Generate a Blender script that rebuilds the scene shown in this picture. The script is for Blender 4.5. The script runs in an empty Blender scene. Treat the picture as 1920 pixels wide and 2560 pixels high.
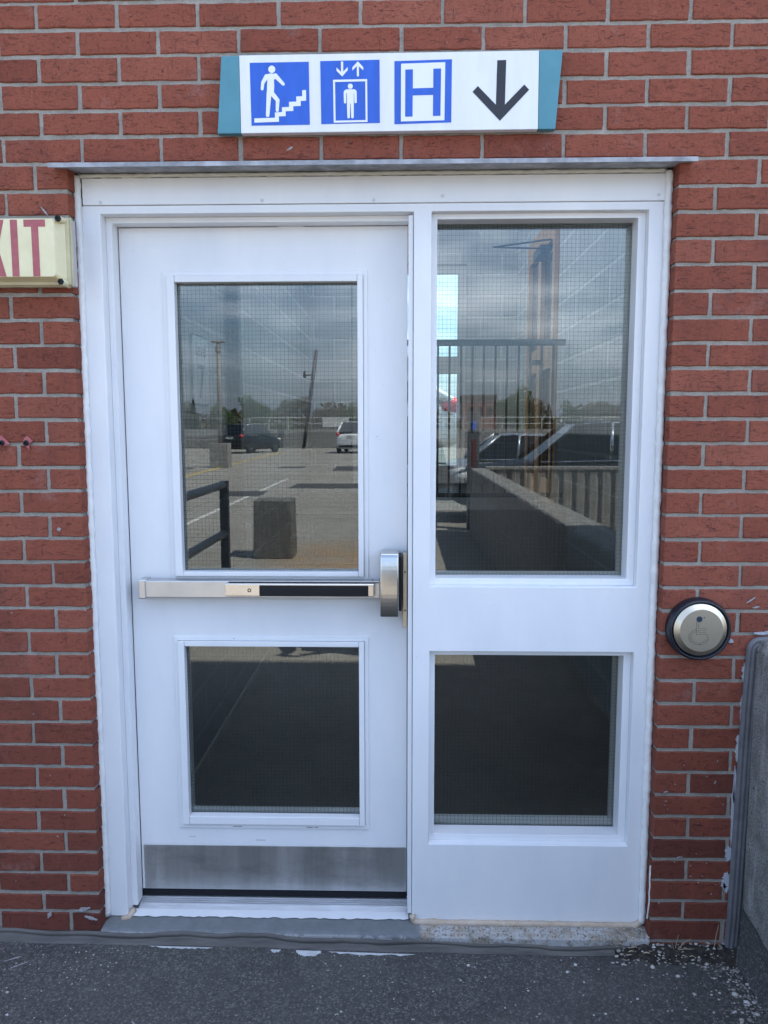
import bpy, bmesh, math, random
from mathutils import Vector, Matrix
R = math.radians
rng = random.Random(7)
scene = bpy.context.scene
COL = scene.collection

# ------------------------------------------------------------------ camera
cam_data = bpy.data.cameras.new("camera")
cam = bpy.data.objects.new("camera", cam_data)
COL.objects.link(cam)
CAM = Vector((0.8584, -2.1389, 1.5467))
yaw, pitch, roll = 0.0242, 0.1091, -0.0014
fwd = Vector((-math.sin(yaw)*math.cos(pitch), math.cos(yaw)*math.cos(pitch), -math.sin(pitch)))
rt0 = Vector((math.cos(yaw), math.sin(yaw), 0)); up0 = rt0.cross(fwd)
rt = rt0*math.cos(roll)+up0*math.sin(roll); up = -rt0*math.sin(roll)+up0*math.cos(roll)
m3 = Matrix((rt, up, -fwd)).transposed()
cam.matrix_world = Matrix.Translation(CAM) @ m3.to_4x4()
cam_data.sensor_fit = 'HORIZONTAL'; cam_data.sensor_width = 36; cam_data.lens = 36.0
cam_data.clip_start = 0.02; cam_data.clip_end = 3000
scene.camera = cam

# ------------------------------------------------------------------ light
SUN_EL, SUN_AZ = 58.0, 28.0        # azimuth from +x towards +y (behind the building, to the right)
sd = Vector((math.cos(R(SUN_EL))*math.cos(R(SUN_AZ)), math.cos(R(SUN_EL))*math.sin(R(SUN_AZ)), math.sin(R(SUN_EL))))
sl = bpy.data.lights.new("sun", 'SUN'); sl.energy = 5.0; sl.angle = R(0.5); sl.color = (1.0, 0.95, 0.87)
so = bpy.data.objects.new("sun", sl); COL.objects.link(so)
so.rotation_euler = (-sd).to_track_quat('-Z', 'Y').to_euler()

world = bpy.data.worlds.new("World"); scene.world = world; world.use_nodes = True
wt = world.node_tree; wn = wt.nodes; wl = wt.links
wn.clear()
w_out = wn.new('ShaderNodeOutputWorld'); w_bg = wn.new('ShaderNodeBackground')
sky = wn.new('ShaderNodeTexSky'); sky.sky_type = 'NISHITA'; sky.sun_disc = False
sky.sun_elevation = R(SUN_EL); sky.sun_rotation = R(90-SUN_AZ); sky.air_density = 1.0; sky.dust_density = 0.6; sky.ozone_density = 3.6
tc = wn.new('ShaderNodeTexCoord'); sx = wn.new('ShaderNodeSeparateXYZ')
wl.new(tc.outputs['Generated'], sx.inputs[0])
addz = wn.new('ShaderNodeMath'); addz.operation = 'ADD'; addz.inputs[1].default_value = 0.12
wl.new(sx.outputs['Z'], addz.inputs[0])
mxz = wn.new('ShaderNodeMath'); mxz.operation = 'MAXIMUM'; mxz.inputs[1].default_value = 0.05
wl.new(addz.outputs[0], mxz.inputs[0])
dx = wn.new('ShaderNodeMath'); dx.operation = 'DIVIDE'; dy = wn.new('ShaderNodeMath'); dy.operation = 'DIVIDE'
wl.new(sx.outputs['X'], dx.inputs[0]); wl.new(mxz.outputs[0], dx.inputs[1])
wl.new(sx.outputs['Y'], dy.inputs[0]); wl.new(mxz.outputs[0], dy.inputs[1])
cx = wn.new('ShaderNodeCombineXYZ'); wl.new(dx.outputs[0], cx.inputs[0]); wl.new(dy.outputs[0], cx.inputs[1])
cn = wn.new('ShaderNodeTexNoise'); cn.inputs['Scale'].default_value = 1.1; cn.inputs['Detail'].default_value = 7
cn.inputs['Roughness'].default_value = 0.55
wl.new(cx.outputs[0], cn.inputs['Vector'])
cr = wn.new('ShaderNodeValToRGB'); cr.color_ramp.elements[0].position = 0.47; cr.color_ramp.elements[1].position = 0.72
cr.color_ramp.elements[0].color = (0, 0, 0, 1); cr.color_ramp.elements[1].color = (1, 1, 1, 1)
wl.new(cn.outputs['Fac'], cr.inputs[0])
cmix = wn.new('ShaderNodeMix'); cmix.data_type = 'RGBA'
czr = wn.new('ShaderNodeValToRGB'); ce = czr.color_ramp.elements; ce[0].position = 0.02; ce[0].color = (2.4, 2.7, 3.2, 1); ce[1].position = 0.34; ce[1].color = (9.6, 11.0, 13.8, 1)
cem = ce.new(0.12); cem.color = (7.0, 7.7, 8.8, 1)
wl.new(sx.outputs['Z'], czr.inputs[0]); wl.new(czr.outputs[0], cmix.inputs['B'])
hz1 = wn.new('ShaderNodeMath'); hz1.operation = 'MULTIPLY_ADD'; hz1.inputs[1].default_value = -3.6; hz1.inputs[2].default_value = 0.92; hz1.use_clamp = True
wl.new(sx.outputs['Z'], hz1.inputs[0])
hmix = wn.new('ShaderNodeMix'); hmix.data_type = 'RGBA'; hmix.inputs['B'].default_value = (1.35, 1.75, 2.6, 1)
wl.new(hz1.outputs[0], hmix.inputs['Factor']); wl.new(sky.outputs[0], hmix.inputs['A'])
wl.new(cr.outputs[0], cmix.inputs['Factor']); wl.new(hmix.outputs['Result'], cmix.inputs['A'])
wl.new(cmix.outputs['Result'], w_bg.inputs['Color']); w_bg.inputs['Strength'].default_value = 0.12
wl.new(w_bg.outputs[0], w_out.inputs[0])

scene.view_settings.view_transform = 'Standard'; scene.view_settings.look = 'None'
scene.view_settings.exposure = 1.80; scene.view_settings.gamma = 1.0
scene.render.engine = 'CYCLES'
cy = scene.cycles
cy.use_denoising = True; cy.max_bounces = 10; cy.diffuse_bounces = 5; cy.glossy_bounces = 6
cy.transparent_max_bounces = 24; cy.transmission_bounces = 8; cy.sample_clamp_indirect = 6.0
cy.caustics_reflective = False; cy.caustics_refractive = False

# ------------------------------------------------------------------ helpers
class MB:
    def __init__(s): s.v = []; s.f = []; s.a = []
    def add(s, vs, fs, a=0.5):
        o = len(s.v); s.v += [tuple(p) for p in vs]
        for f in fs: s.f.append([i+o for i in f]); s.a.append(a)
    def box(s, x0, x1, y0, y1, z0, z1, a=0.5):
        s.add([(x0,y0,z0),(x1,y0,z0),(x1,y1,z0),(x0,y1,z0),(x0,y0,z1),(x1,y0,z1),(x1,y1,z1),(x0,y1,z1)],
              [(0,3,2,1),(4,5,6,7),(0,1,5,4),(1,2,6,5),(2,3,7,6),(3,0,4,7)], a)
    def prism(s, poly, y0, y1):                  # poly in xz, extruded along y
        n = len(poly)
        ar = sum(poly[i][0]*poly[(i+1)%n][1]-poly[(i+1)%n][0]*poly[i][1] for i in range(n))
        if ar < 0: poly = poly[::-1]
        vs = [(x,y0,z) for x,z in poly]+[(x,y1,z) for x,z in poly]
        s.add(vs, [list(range(n)), list(range(2*n-1,n-1,-1))]+[(i,i+n,(i+1)%n+n,(i+1)%n) for i in range(n)])
    def xprism(s, poly, x0, x1):                 # poly in yz, extruded along x
        n = len(poly)
        vs = [(x0,y,z) for y,z in poly]+[(x1,y,z) for y,z in poly]
        s.add(vs, [list(range(n))[::-1], list(range(n,2*n))]+[(i,(i+1)%n,(i+1)%n+n,i+n) for i in range(n)])
    def ring(s, o, i, yf, yb, open_bottom=False): # mitred rectangular ring: front faces, inner and outer sides
        x0,z0,x1,z1 = o; a0,b0,a1,b1 = i
        if open_bottom: b0 = z0
        vs = []
        for y in (yf, yb):
            vs += [(x0,y,z0),(x1,y,z0),(x1,y,z1),(x0,y,z1),(a0,y,b0),(a1,y,b0),(a1,y,b1),(a0,y,b1)]
        fs = []
        for k in range(4):
            if open_bottom and k == 0: continue
            j = (k+1) % 4
            fs += [(k,j,j+4,k+4),(k+4,j+4,j+12,k+12),(j,k,k+8,j+8)]
        s.add(vs, fs)
    def tube(s, pts, r, n=8, cap=True):
        pts = [Vector(p) for p in pts]; rings = []
        for i,p in enumerate(pts):
            d = (pts[min(i+1,len(pts)-1)]-pts[max(i-1,0)]).normalized()
            u = d.cross(Vector((0,0,1)) if abs(d.z) < .9 else Vector((1,0,0))).normalized(); w = d.cross(u)
            ri = r[i] if isinstance(r,(list,tuple)) else r
            rings.append([p+(u*math.cos(2*math.pi*k/n)+w*math.sin(2*math.pi*k/n))*ri for k in range(n)])
        o = [q for g in rings for q in g]; fs = []
        for i in range(len(pts)-1):
            for k in range(n): fs.append((i*n+k, (i+1)*n+k, (i+1)*n+(k+1)%n, i*n+(k+1)%n))
        if cap: fs += [list(range(n)), list(range((len(pts)-1)*n+n-1,(len(pts)-1)*n-1,-1))]
        s.add(o, fs)
    def lathe(s, prof, c, axis='y', n=40):       # prof: (radius, offset along axis)
        vs = []
        for r,t in prof:
            for k in range(n):
                a = 2*math.pi*k/n; u,w = r*math.cos(a), r*math.sin(a)
                vs.append((c[0]+u,c[1]+t,c[2]+w) if axis=='y' else (c[0]+u,c[1]+w,c[2]+t) if axis=='z' else (c[0]+t,c[1]+u,c[2]+w))
        fs = []
        for i in range(len(prof)-1):
            for k in range(n): fs.append((i*n+k,i*n+(k+1)%n,(i+1)*n+(k+1)%n,(i+1)*n+k))
        fs += [list(range(n))[::-1], list(range((len(prof)-1)*n,len(prof)*n))]
        s.add(vs, fs)
    def blob(s, c, r, sq=(1,1,1), seed=0, jag=.25):
        bm = bmesh.new(); bmesh.ops.create_icosphere(bm, subdivisions=1, radius=1)
        rr = random.Random(seed); vs = []
        for v in bm.verts:
            k = r*(1+rr.uniform(-jag,jag)); vs.append((c[0]+v.co.x*k*sq[0],c[1]+v.co.y*k*sq[1],c[2]+v.co.z*k*sq[2]))
        s.add(vs, [[v.index for v in f.verts] for f in bm.faces], rr.random()); bm.free()
    def build(s, name, mat, parent=None, smooth=False, bevel=0, seg=2, attr=False, loc=None):
        me = bpy.data.meshes.new(name); me.from_pydata(s.v, [], s.f)
        bm = bmesh.new(); bm.from_mesh(me); bmesh.ops.recalc_face_normals(bm, faces=bm.faces) if not attr else None
        bm.to_mesh(me); bm.free()
        if attr:
            at = me.attributes.new("tint", 'FLOAT', 'FACE')
            at.data.foreach_set('value', s.a)
        me.materials.append(mat)
        if smooth:
            for p in me.polygons: p.use_smooth = True
        o = bpy.data.objects.new(name, me); COL.objects.link(o)
        if parent: o.parent = parent
        if loc: o.location = loc
        if bevel:
            b = o.modifiers.new("bevel", 'BEVEL'); b.width = bevel; b.segments = seg; b.limit_method = 'ANGLE'; b.angle_limit = R(35)
            b.harden_normals = False
        return o

def tag(o, label=None, cat=None, group=None, kind=None):
    if label: o['label'] = label
    if cat: o['category'] = cat
    if group: o['group'] = group
    if kind: o['kind'] = kind
    return o
def thing(name, label, cat, loc=(0,0,0), rz=0, group=None):
    o = bpy.data.objects.new(name, None); COL.objects.link(o); o.location = loc; o.rotation_euler = (0,0,rz)
    o.empty_display_size = .1
    return tag(o, label, cat, group, 'thing')
def world_child(o, parent):                      # keep world coordinates under a moved parent
    o.parent = parent; o.matrix_parent_inverse = Matrix.Translation(parent.location).inverted()
    return o

# ------------------------------------------------------------------ materials
def mat(name, col, rough=.6, metal=0., var=.0, vscale=8., bump=0., bscale=60., spec=.5, coat=0., stretch=(1,1,1), second=None, aniso=0.):
    m = bpy.data.materials.new(name); m.use_nodes = True; nt = m.node_tree; n = nt.nodes; l = nt.links
    p = n['Principled BSDF']
    p.inputs['Base Color'].default_value = (*col,1); p.inputs['Roughness'].default_value = rough; p.inputs['Metallic'].default_value = metal
    p.inputs['Specular IOR Level'].default_value = spec; p.inputs['Coat Weight'].default_value = coat
    if aniso: p.inputs['Anisotropic'].default_value = aniso
    t = n.new('ShaderNodeTexCoord'); mp = n.new('ShaderNodeMapping'); mp.inputs['Scale'].default_value = stretch
    l.new(t.outputs['Object'], mp.inputs[0])
    if var or second:
        nz = n.new('ShaderNodeTexNoise'); nz.inputs['Scale'].default_value = vscale; nz.inputs['Detail'].default_value = 6
        nz.inputs['Roughness'].default_value = .65
        l.new(mp.outputs[0], nz.inputs['Vector'])
        rp = n.new('ShaderNodeValToRGB'); rp.color_ramp.elements[0].position = .35; rp.color_ramp.elements[1].position = .68
        c2 = second or tuple(min(1,c*(1+var)) for c in col); c1 = col if second else tuple(c*(1-var) for c in col)
        rp.color_ramp.elements[0].color = (*c1,1); rp.color_ramp.elements[1].color = (*c2,1)
        l.new(nz.outputs['Fac'], rp.inputs[0]); l.new(rp.outputs[0], p.inputs['Base Color'])
    if bump:
        nb = n.new('ShaderNodeTexNoise'); nb.inputs['Scale'].default_value = bscale; nb.inputs['Detail'].default_value = 5
        l.new(mp.outputs[0], nb.inputs['Vector'])
        b = n.new('ShaderNodeBump'); b.inputs['Strength'].default_value = bump; b.inputs['Distance'].default_value = .004
        l.new(nb.outputs['Fac'], b.inputs['Height']); l.new(b.outputs[0], p.inputs['Normal'])
    return m

class NT:                                        # tiny node-writing helper
    def __init__(s, name):
        s.m = bpy.data.materials.new(name); s.m.use_nodes = True; s.n = s.m.node_tree.nodes; s.l = s.m.node_tree.links
        s.p = s.n['Principled BSDF']; s.tc = s.n.new('ShaderNodeTexCoord'); s.obj = s.tc.outputs['Object']
    def mapping(s, scale=(1,1,1), loc=(0,0,0), rot=(0,0,0), src=None):
        k = s.n.new('ShaderNodeMapping'); k.inputs['Scale'].default_value = scale; k.inputs['Location'].default_value = loc
        k.inputs['Rotation'].default_value = rot
        s.l.new(src or s.obj, k.inputs[0]); return k.outputs[0]
    def noise(s, vec, scale, detail=5, rough=.6, dist=0):
        k = s.n.new('ShaderNodeTexNoise'); k.inputs['Scale'].default_value = scale; k.inputs['Detail'].default_value = detail
        k.inputs['Roughness'].default_value = rough; k.inputs['Distortion'].default_value = dist
        s.l.new(vec, k.inputs['Vector']); return k.outputs['Fac']
    def voro(s, vec, scale, out='Distance', rnd=1.):
        k = s.n.new('ShaderNodeTexVoronoi'); k.inputs['Scale'].default_value = scale; k.inputs['Randomness'].default_value = rnd
        s.l.new(vec, k.inputs['Vector']); return k.outputs[out]
    def ramp(s, fac, stops):
        k = s.n.new('ShaderNodeValToRGB'); e = k.color_ramp.elements
        while len(e) < len(stops): e.new(.5)
        for q,(pos,c) in zip(e,stops): q.position = pos; q.color = (*c,1) if isinstance(c,tuple) else (c,c,c,1)
        s.l.new(fac, k.inputs[0]); return k.outputs[0]
    def mix(s, fac, a, b, mode='MIX'):
        k = s.n.new('ShaderNodeMix'); k.data_type = 'RGBA'; k.blend_type = mode
        for nm,v in (('Factor',fac),('A',a),('B',b)):
            if isinstance(v,tuple): k.inputs[nm].default_value = (*v,1)
            elif isinstance(v,(int,float)): k.inputs[nm].default_value = v
            else: s.l.new(v, k.inputs[nm])
        return k.outputs['Result']
    def math(s, op, a, b=0.):
        k = s.n.new('ShaderNodeMath'); k.operation = op
        for i,v in enumerate((a,b)):
            if isinstance(v,(int,float)): k.inputs[i].default_value = v
            else: s.l.new(v, k.inputs[i])
        return k.outputs[0]
    def xyz(s, src=None):
        k = s.n.new('ShaderNodeSeparateXYZ'); s.l.new(src or s.obj, k.inputs[0]); return k.outputs
    def attr(s, nm):
        k = s.n.new('ShaderNodeAttribute'); k.attribute_name = nm; return k.outputs['Fac']
    def bump(s, h, st=.5, dist=.003, prev=None):
        k = s.n.new('ShaderNodeBump'); k.inputs['Strength'].default_value = st; k.inputs['Distance'].default_value = dist
        s.l.new(h, k.inputs['Height'])
        if prev: s.l.new(prev, k.inputs['Normal'])
        return k.outputs[0]
    def set(s, **kw):
        for k,v in kw.items():
            i = s.p.inputs[k.replace('_',' ')]
            if isinstance(v,tuple): i.default_value = (*v,1)
            elif isinstance(v,(int,float)): i.default_value = v
            else: s.l.new(v,i)
        return s.m

def brick_material():
    t = NT('brick')
    a = t.attr('tint')
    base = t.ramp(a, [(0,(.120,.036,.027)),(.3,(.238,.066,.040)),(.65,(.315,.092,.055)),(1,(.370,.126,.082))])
    big = t.noise(t.mapping((1,1,1)), 9, 4, .6)
    base = t.mix(t.ramp(big,[(.35,0.),(.75,.45)]), base, (.18,.052,.035))
    fine = t.noise(t.mapping((1,1,1)), 260, 4, .7)
    base = t.mix(t.ramp(fine,[(.3,.5),(.7,0.)]), base, (.10,.032,.024))
    # wire-cut drag marks: short dark scratches
    hs = t.noise(t.mapping((30,24,110)), 1.3, 6, .75, 1.4)
    vs = t.noise(t.mapping((110,50,28), loc=(3,1,7)), 1.3, 6, .75, 1.2)
    sc = t.math('MAXIMUM', t.ramp(hs,[(.555,0.),(.64,1.)]), t.ramp(vs,[(.585,0.),(.66,.9)]))
    base = t.mix(t.math('MULTIPLY', sc, .8), base, (.055,.021,.018))
    # mortar smear / bloom
    bl = t.noise(t.mapping((1,1,1), loc=(9,2,4)), 5.5, 6, .75)
    base = t.mix(t.ramp(bl,[(.58,0.),(.78,.5)]), base, (.36,.24,.22))
    st = t.noise(t.mapping((1.6,1,.5), loc=(1,8,2)), 3.2, 6, .7); base = t.mix(t.ramp(st,[(.52,0.),(.74,.45)]), base, (.07,.030,.028))
    sp = t.voro(t.mapping((1,1,1.4)), 21)
    base = t.mix(t.ramp(sp,[(.022,.6),(.034,0.)]), base, (.42,.36,.33))
    h = t.math('SUBTRACT', fine, t.math('MULTIPLY', sc, .9))
    return t.set(Base_Color=base, Roughness=.88, Specular_IOR_Level=.25, Normal=t.bump(h,.55,.0022))
def mortar_material():
    t = NT('mortar')
    n1 = t.noise(t.mapping(), 14, 6, .7); n2 = t.noise(t.mapping(), 320, 3, .7)
    c = t.ramp(n1,[(.3,(.26,.238,.208)),(.7,(.42,.388,.34))])
    c = t.mix(t.ramp(n2,[(.35,.5),(.6,0.)]), c, (.13,.12,.108))
    return t.set(Base_Color=c, Roughness=.95, Specular_IOR_Level=.15, Normal=t.bump(n2,.6,.003))
def white_paint():
    t = NT('white_paint')
    n1 = t.noise(t.mapping((1,1,.35)), 5, 5, .6); n2 = t.noise(t.mapping(), 420, 2, .5)
    c = t.ramp(n1,[(.3,(.70,.715,.74)),(.7,(.80,.80,.805))])
    g1 = t.noise(t.mapping((5,5,.55), loc=(2,7,1)), 2.4, 6, .7); c = t.mix(t.ramp(g1,[(.62,0.),(.82,.13)]), c, (.52,.50,.47))
    g2 = t.noise(t.mapping((1,1,1), loc=(5,5,5)), 70, 3, .7); c = t.mix(t.ramp(g2,[(.70,0.),(.76,.25)]), c, (.45,.43,.40))
    sp = t.voro(t.mapping((1,1,1)), 24)
    c = t.mix(t.ramp(sp,[(.018,.7),(.028,0.)]), c, (.25,.24,.22))
    return t.set(Base_Color=c, Roughness=.42, Specular_IOR_Level=.45, Normal=t.bump(n2,.10,.001))
def asphalt_material():
    t = NT('asphalt')
    o = t.obj; x,y,z = t.xyz()
    v1 = t.voro(t.mapping(), 210,'Color'); sp = t.xyz(v1)[0]
    n1 = t.noise(t.mapping(), 2.2, 6, .65); n2 = t.noise(t.mapping(), 260, 3, .7); n3 = t.noise(t.mapping(), .35, 6, .6)
    dark = t.ramp(sp,[(0,(.046,.045,.043)),(.55,(.075,.073,.070)),(.86,(.110,.107,.102)),(1,(.19,.185,.175))])
    dark = t.mix(t.ramp(n1,[(.35,0.),(.7,.35)]), dark, (.115,.110,.102))
    lot = t.ramp(t.math('ADD', t.math('MULTIPLY',n1,.4), t.math('MULTIPLY',n3,.6)),[(.35,(.25,.235,.205)),(.65,(.37,.35,.31))])
    lot = t.mix(t.ramp(sp,[(0,.45),(.5,0.)]), lot, (.10,.095,.09))
    n4 = t.noise(t.mapping((1,1,1),loc=(3,9,0)), 5.5, 6, .7); dark = t.mix(t.ramp(n4,[(.50,0.),(.72,.5)]), dark, (.040,.039,.038)); dark = t.mix(t.ramp(t.voro(t.mapping((1,1,.01)), 95),[(.06,.85),(.10,0.)]), dark, (.30,.29,.275))
    rx = t.math('ADD', t.math('POWER', t.math('ABSOLUTE', t.math('ADD', x, -.1)), 2.), t.math('MULTIPLY', t.math('POWER', t.math('ABSOLUTE', t.math('ADD', y, 6.6)),2.),.35))
    rust = t.math('MULTIPLY', t.ramp(rx,[(.1,1.),(1.,0.)]), t.ramp(n1,[(.3,.1),(.6,.75)]))
    lot = t.mix(rust, lot, (.36,.23,.12))
    edge = t.math('ADD', y, t.math('MULTIPLY', t.math('SUBTRACT', n1, .5), .25))
    near = t.ramp(t.math('MULTIPLY', t.math('ADD', edge, 2.94), .5),[(.30,0.),(.88,1.)])
    c = t.mix(near, lot, dark)
    return t.set(Base_Color=c, Roughness=.9, Specular_IOR_Level=.25, Normal=t.bump(t.math('ADD', sp, t.math('MULTIPLY',n2,.6)),.75,.004))
def concrete_material(nm, c1, c2, scale=9, pits=True):
    t = NT(nm)
    n1 = t.noise(t.mapping(), scale, 7, .7); n2 = t.noise(t.mapping(), 190, 4, .7)
    c = t.ramp(n1,[(.3,c1),(.7,c2)])
    c = t.mix(t.ramp(n2,[(.40,.75),(.60,0.)]), c, tuple(q*.45 for q in c1)); n3 = t.noise(t.mapping((6,6,.7)), 3, 5, .7); c = t.mix(t.ramp(n3,[(.52,0.),(.70,.45)]), c, tuple(min(1,q*1.5) for q in c2))
    h = n2
    if pits:
        pv = t.voro(t.mapping(), 34); pm = t.ramp(pv,[(.08,.9),(.13,0.)])
        c = t.mix(pm, c, tuple(q*.35 for q in c1)); h = t.math('SUBTRACT', n2, pm)
    return t.set(Base_Color=c, Roughness=.92, Specular_IOR_Level=.2, Normal=t.bump(h,.6,.004))
def steel(nm, col=(.52,.51,.49), rough=.28, stretch=(4,4,260)):
    t = NT(nm)
    n1 = t.noise(t.mapping(stretch), 1., 3, .6); n2 = t.noise(t.mapping(), 7, 5, .6)
    c = t.mix(t.ramp(n2,[(.35,0.),(.7,.5)]), col, tuple(q*.72 for q in col))
    r = t.math('ADD', t.math('MULTIPLY', n2, .16), rough-.06)
    return t.set(Base_Color=c, Metallic=1., Roughness=r, Normal=t.bump(n1,.10,.0006))
def glass_material(nm, f0=1.74, tint=(.88,.93,.91)):
    m = bpy.data.materials.new(nm); m.use_nodes = True; n = m.node_tree.nodes; l = m.node_tree.links; n.clear()
    out = n.new('ShaderNodeOutputMaterial'); mx = n.new('ShaderNodeMixShader'); tr = n.new('ShaderNodeBsdfTransparent'); gl = n.new('ShaderNodeBsdfGlossy')
    fr = n.new('ShaderNodeFresnel'); fr.inputs['IOR'].default_value = f0
    tr.inputs['Color'].default_value = (*tint,1); gl.inputs['Roughness'].default_value = 0.0; gl.inputs['Color'].default_value = (.97,.99,1,1)
    l.new(fr.outputs[0], mx.inputs[0]); l.new(tr.outputs[0], mx.inputs[1]); l.new(gl.outputs[0], mx.inputs[2]); l.new(mx.outputs[0], out.inputs[0])
    return m
def block_material():
    t = NT('painted_block')
    n1 = t.noise(t.mapping(), 3, 5, .6); n2 = t.noise(t.mapping(), 95, 4, .75)
    x,y,z = t.xyz()
    cmb = t.n.new('ShaderNodeCombineXYZ'); t.l.new(t.math('ADD',x,y), cmb.inputs[0]); t.l.new(z, cmb.inputs[1])
    bt = t.n.new('ShaderNodeTexBrick'); bt.inputs['Scale'].default_value = 1.; bt.inputs['Mortar Size'].default_value = .011; bt.inputs['Mortar Smooth'].default_value = .3
    bt.inputs['Brick Width'].default_value = .4; bt.inputs['Row Height'].default_value = .2; bt.inputs['Color1'].default_value = (.66,.67,.69,1); bt.inputs['Color2'].default_value = (.60,.61,.63,1)
    bt.inputs['Mortar'].default_value = (.86,.87,.88,1)
    t.l.new(cmb.outputs[0], bt.inputs['Vector'])
    c = t.mix(t.ramp(n2,[(.35,.3),(.6,0.)]), bt.outputs['Color'], (.36,.37,.39))
    c = t.mix(t.ramp(t.math('MULTIPLY', z, .5),[(.752,1.),(.758,0.)]), c, t.mix(bt.outputs['Fac'], (.060,.085,.100), (.10,.13,.15)))
    h = t.math('SUBTRACT', t.math('MULTIPLY',n2,.5), bt.outputs['Fac'])
    return t.set(Base_Color=c, Roughness=.6, Normal=t.bump(h,.7,.006))
def sill_material():
    t = NT('sill_concrete'); x,y,z = t.xyz()
    n1 = t.noise(t.mapping(), 26, 6, .7); n2 = t.noise(t.mapping(), 150, 4, .7); n3 = t.noise(t.mapping((1,1,1),loc=(4,4,4)), 11, 6, .7)
    grey = t.ramp(n1,[(.3,(.125,.135,.140)),(.7,(.17,.18,.185))])
    dirty = t.ramp(n3,[(.28,(.09,.08,.065)),(.45,(.30,.275,.24)),(.6,(.42,.41,.40)),(.75,(.20,.18,.155))])
    dirty = t.mix(t.ramp(n2,[(.36,.8),(.5,0.)]), dirty, (.06,.055,.05))
    dirty = t.mix(t.ramp(t.noise(t.mapping((1,1,1),loc=(8,1,2)), 19, 5, .7),[(.50,0.),(.66,.75)]), dirty, (.30,.20,.115))
    dirty = t.mix(t.ramp(t.voro(t.mapping(), 75),[(.16,.85),(.24,0.)]), dirty, (.05,.045,.04))
    e = t.math('ADD', x, t.math('MULTIPLY', t.math('SUBTRACT', n3, .5), .12))
    c = t.mix(t.ramp(t.math('SUBTRACT', e, .42),[(.49,0.),(.505,1.)]), grey, dirty)
    # chipped pale paint along the outer edge
    ed = t.math('MULTIPLY', t.ramp(t.math('ADD', t.math('MULTIPLY', y, 20.), .6),[(.40,1.),(.62,0.)]), t.ramp(n3,[(.50,0.),(.54,1.)]))
    c = t.mix(ed, c, (.45,.45,.46))
    return t.set(Base_Color=c, Roughness=.85, Normal=t.bump(n2,.6,.004))

M_BRICK = brick_material(); M_MORTAR = mortar_material(); M_WHITE = white_paint(); M_ASPH = asphalt_material()
M_CONC = concrete_material('weathered_concrete', (.17,.165,.155), (.42,.41,.385), 13); M_BLOCKC = concrete_material('dark_concrete', (.11,.108,.10), (.26,.25,.235), 11); M_CONCL = concrete_material('pale_concrete', (.26,.25,.23), (.40,.385,.355), 5)
M_STEEL = steel('brushed_steel', (.62,.62,.62), .34); M_STEELV = steel('satin_steel', (.62,.60,.56), .20, (200,200,4))
def kick_material():
    t = NT('kick_steel')
    st = t.noise(t.mapping((11,1,.9)), 1.6, 5, .65); cl = t.noise(t.mapping((2,1,5), loc=(3,3,3)), 2.2, 6, .7); fn = t.noise(t.mapping((3,3,260)), 1., 3, .6)
    sc = t.noise(t.mapping((40,1,9), loc=(1,1,6)), 3., 5, .8)
    c = t.ramp(st,[(.32,(.46,.46,.455)),(.55,(.56,.56,.555)),(.72,(.66,.66,.66))]); c = t.mix(t.ramp(cl,[(.5,0.),(.72,.55)]), c, (.26,.25,.235)); c = t.mix(t.ramp(sc,[(.66,0.),(.72,.5)]), c, (.20,.20,.20))
    return t.set(Base_Color=c, Metallic=.92, Roughness=t.math('ADD', t.math('MULTIPLY', st, .22), .28), Normal=t.bump(fn,.10,.0006))
M_KICK = kick_material()
M_DISC = steel('disc_steel', (.68,.60,.47), .36, (160,10,8))
M_BLACK = mat('black_plastic', (.008,.009,.012), .45, spec=.25, bump=.1, bscale=200)
M_GLASS = glass_material('wired_glass'); M_WIRE = mat('wire', (.20,.20,.195), .55, .6, var=.25, vscale=40)
M_CAULK = mat('white_caulk', (.74,.735,.72), .5, var=.08, vscale=30, bump=.5, bscale=60)
M_TAN = mat('tan_caulk', (.40,.305,.22), .6, second=(.50,.42,.34), vscale=22, bump=.6, bscale=70)
M_CREAM = mat('cream_plastic', (.68,.61,.37), .45, second=(.76,.69,.45), vscale=14); M_RIM = mat('aged_rim', (.40,.35,.22), .5, second=(.58,.52,.33), vscale=9); M_RED = mat('faded_red', (.33,.075,.085), .5, second=(.40,.11,.12), vscale=60)
M_SIGNW = mat('sign_white', (.73,.74,.76), .4, var=.05, vscale=4, stretch=(4,1,.7)); M_TEAL = mat('sign_teal', (.075,.24,.30), .5, var=.07, vscale=12); M_BLUE = mat('sign_blue', (.022,.105,.52), .38, var=.10, vscale=16, stretch=(3,1,.6))
M_INK = mat('sign_black', (.018,.018,.024), .45); M_PICT = mat('pictogram_white', (.76,.77,.79), .4)
M_FLASH = mat('galvanised', (.34,.345,.37), .62, .25, var=.35, vscale=18, bump=.2, bscale=50)
M_ALU = mat('mill_aluminium', (.62,.63,.66), .42, .55, var=.12, vscale=24, stretch=(.3,2,1)); M_SILL = sill_material()
M_SEAL = mat('grey_sealant', (.125,.125,.135), .55, var=.18, vscale=20, bump=.3, bscale=40)
M_BAND = mat('joint_rubber', (.065,.060,.057), .7, second=(.125,.115,.105), vscale=16, bump=.7, bscale=30, stretch=(.4,3,3))
M_PEB = mat('pebble', (.10,.085,.07), .8, second=(.42,.39,.35), vscale=14); M_PEBW = mat('chip_white', (.56,.55,.53), .7, second=(.30,.27,.23), vscale=9)
M_SOIL = mat('litter_soil', (.008,.007,.006), .95, second=(.060,.050,.040), vscale=70, bump=1, bscale=160)
M_STRAW = mat('dry_stem', (.40,.32,.22), .8); M_FOAM = mat('foam_white', (.40,.42,.46), .8, var=.1, vscale=60, bump=.6, bscale=120)
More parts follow.
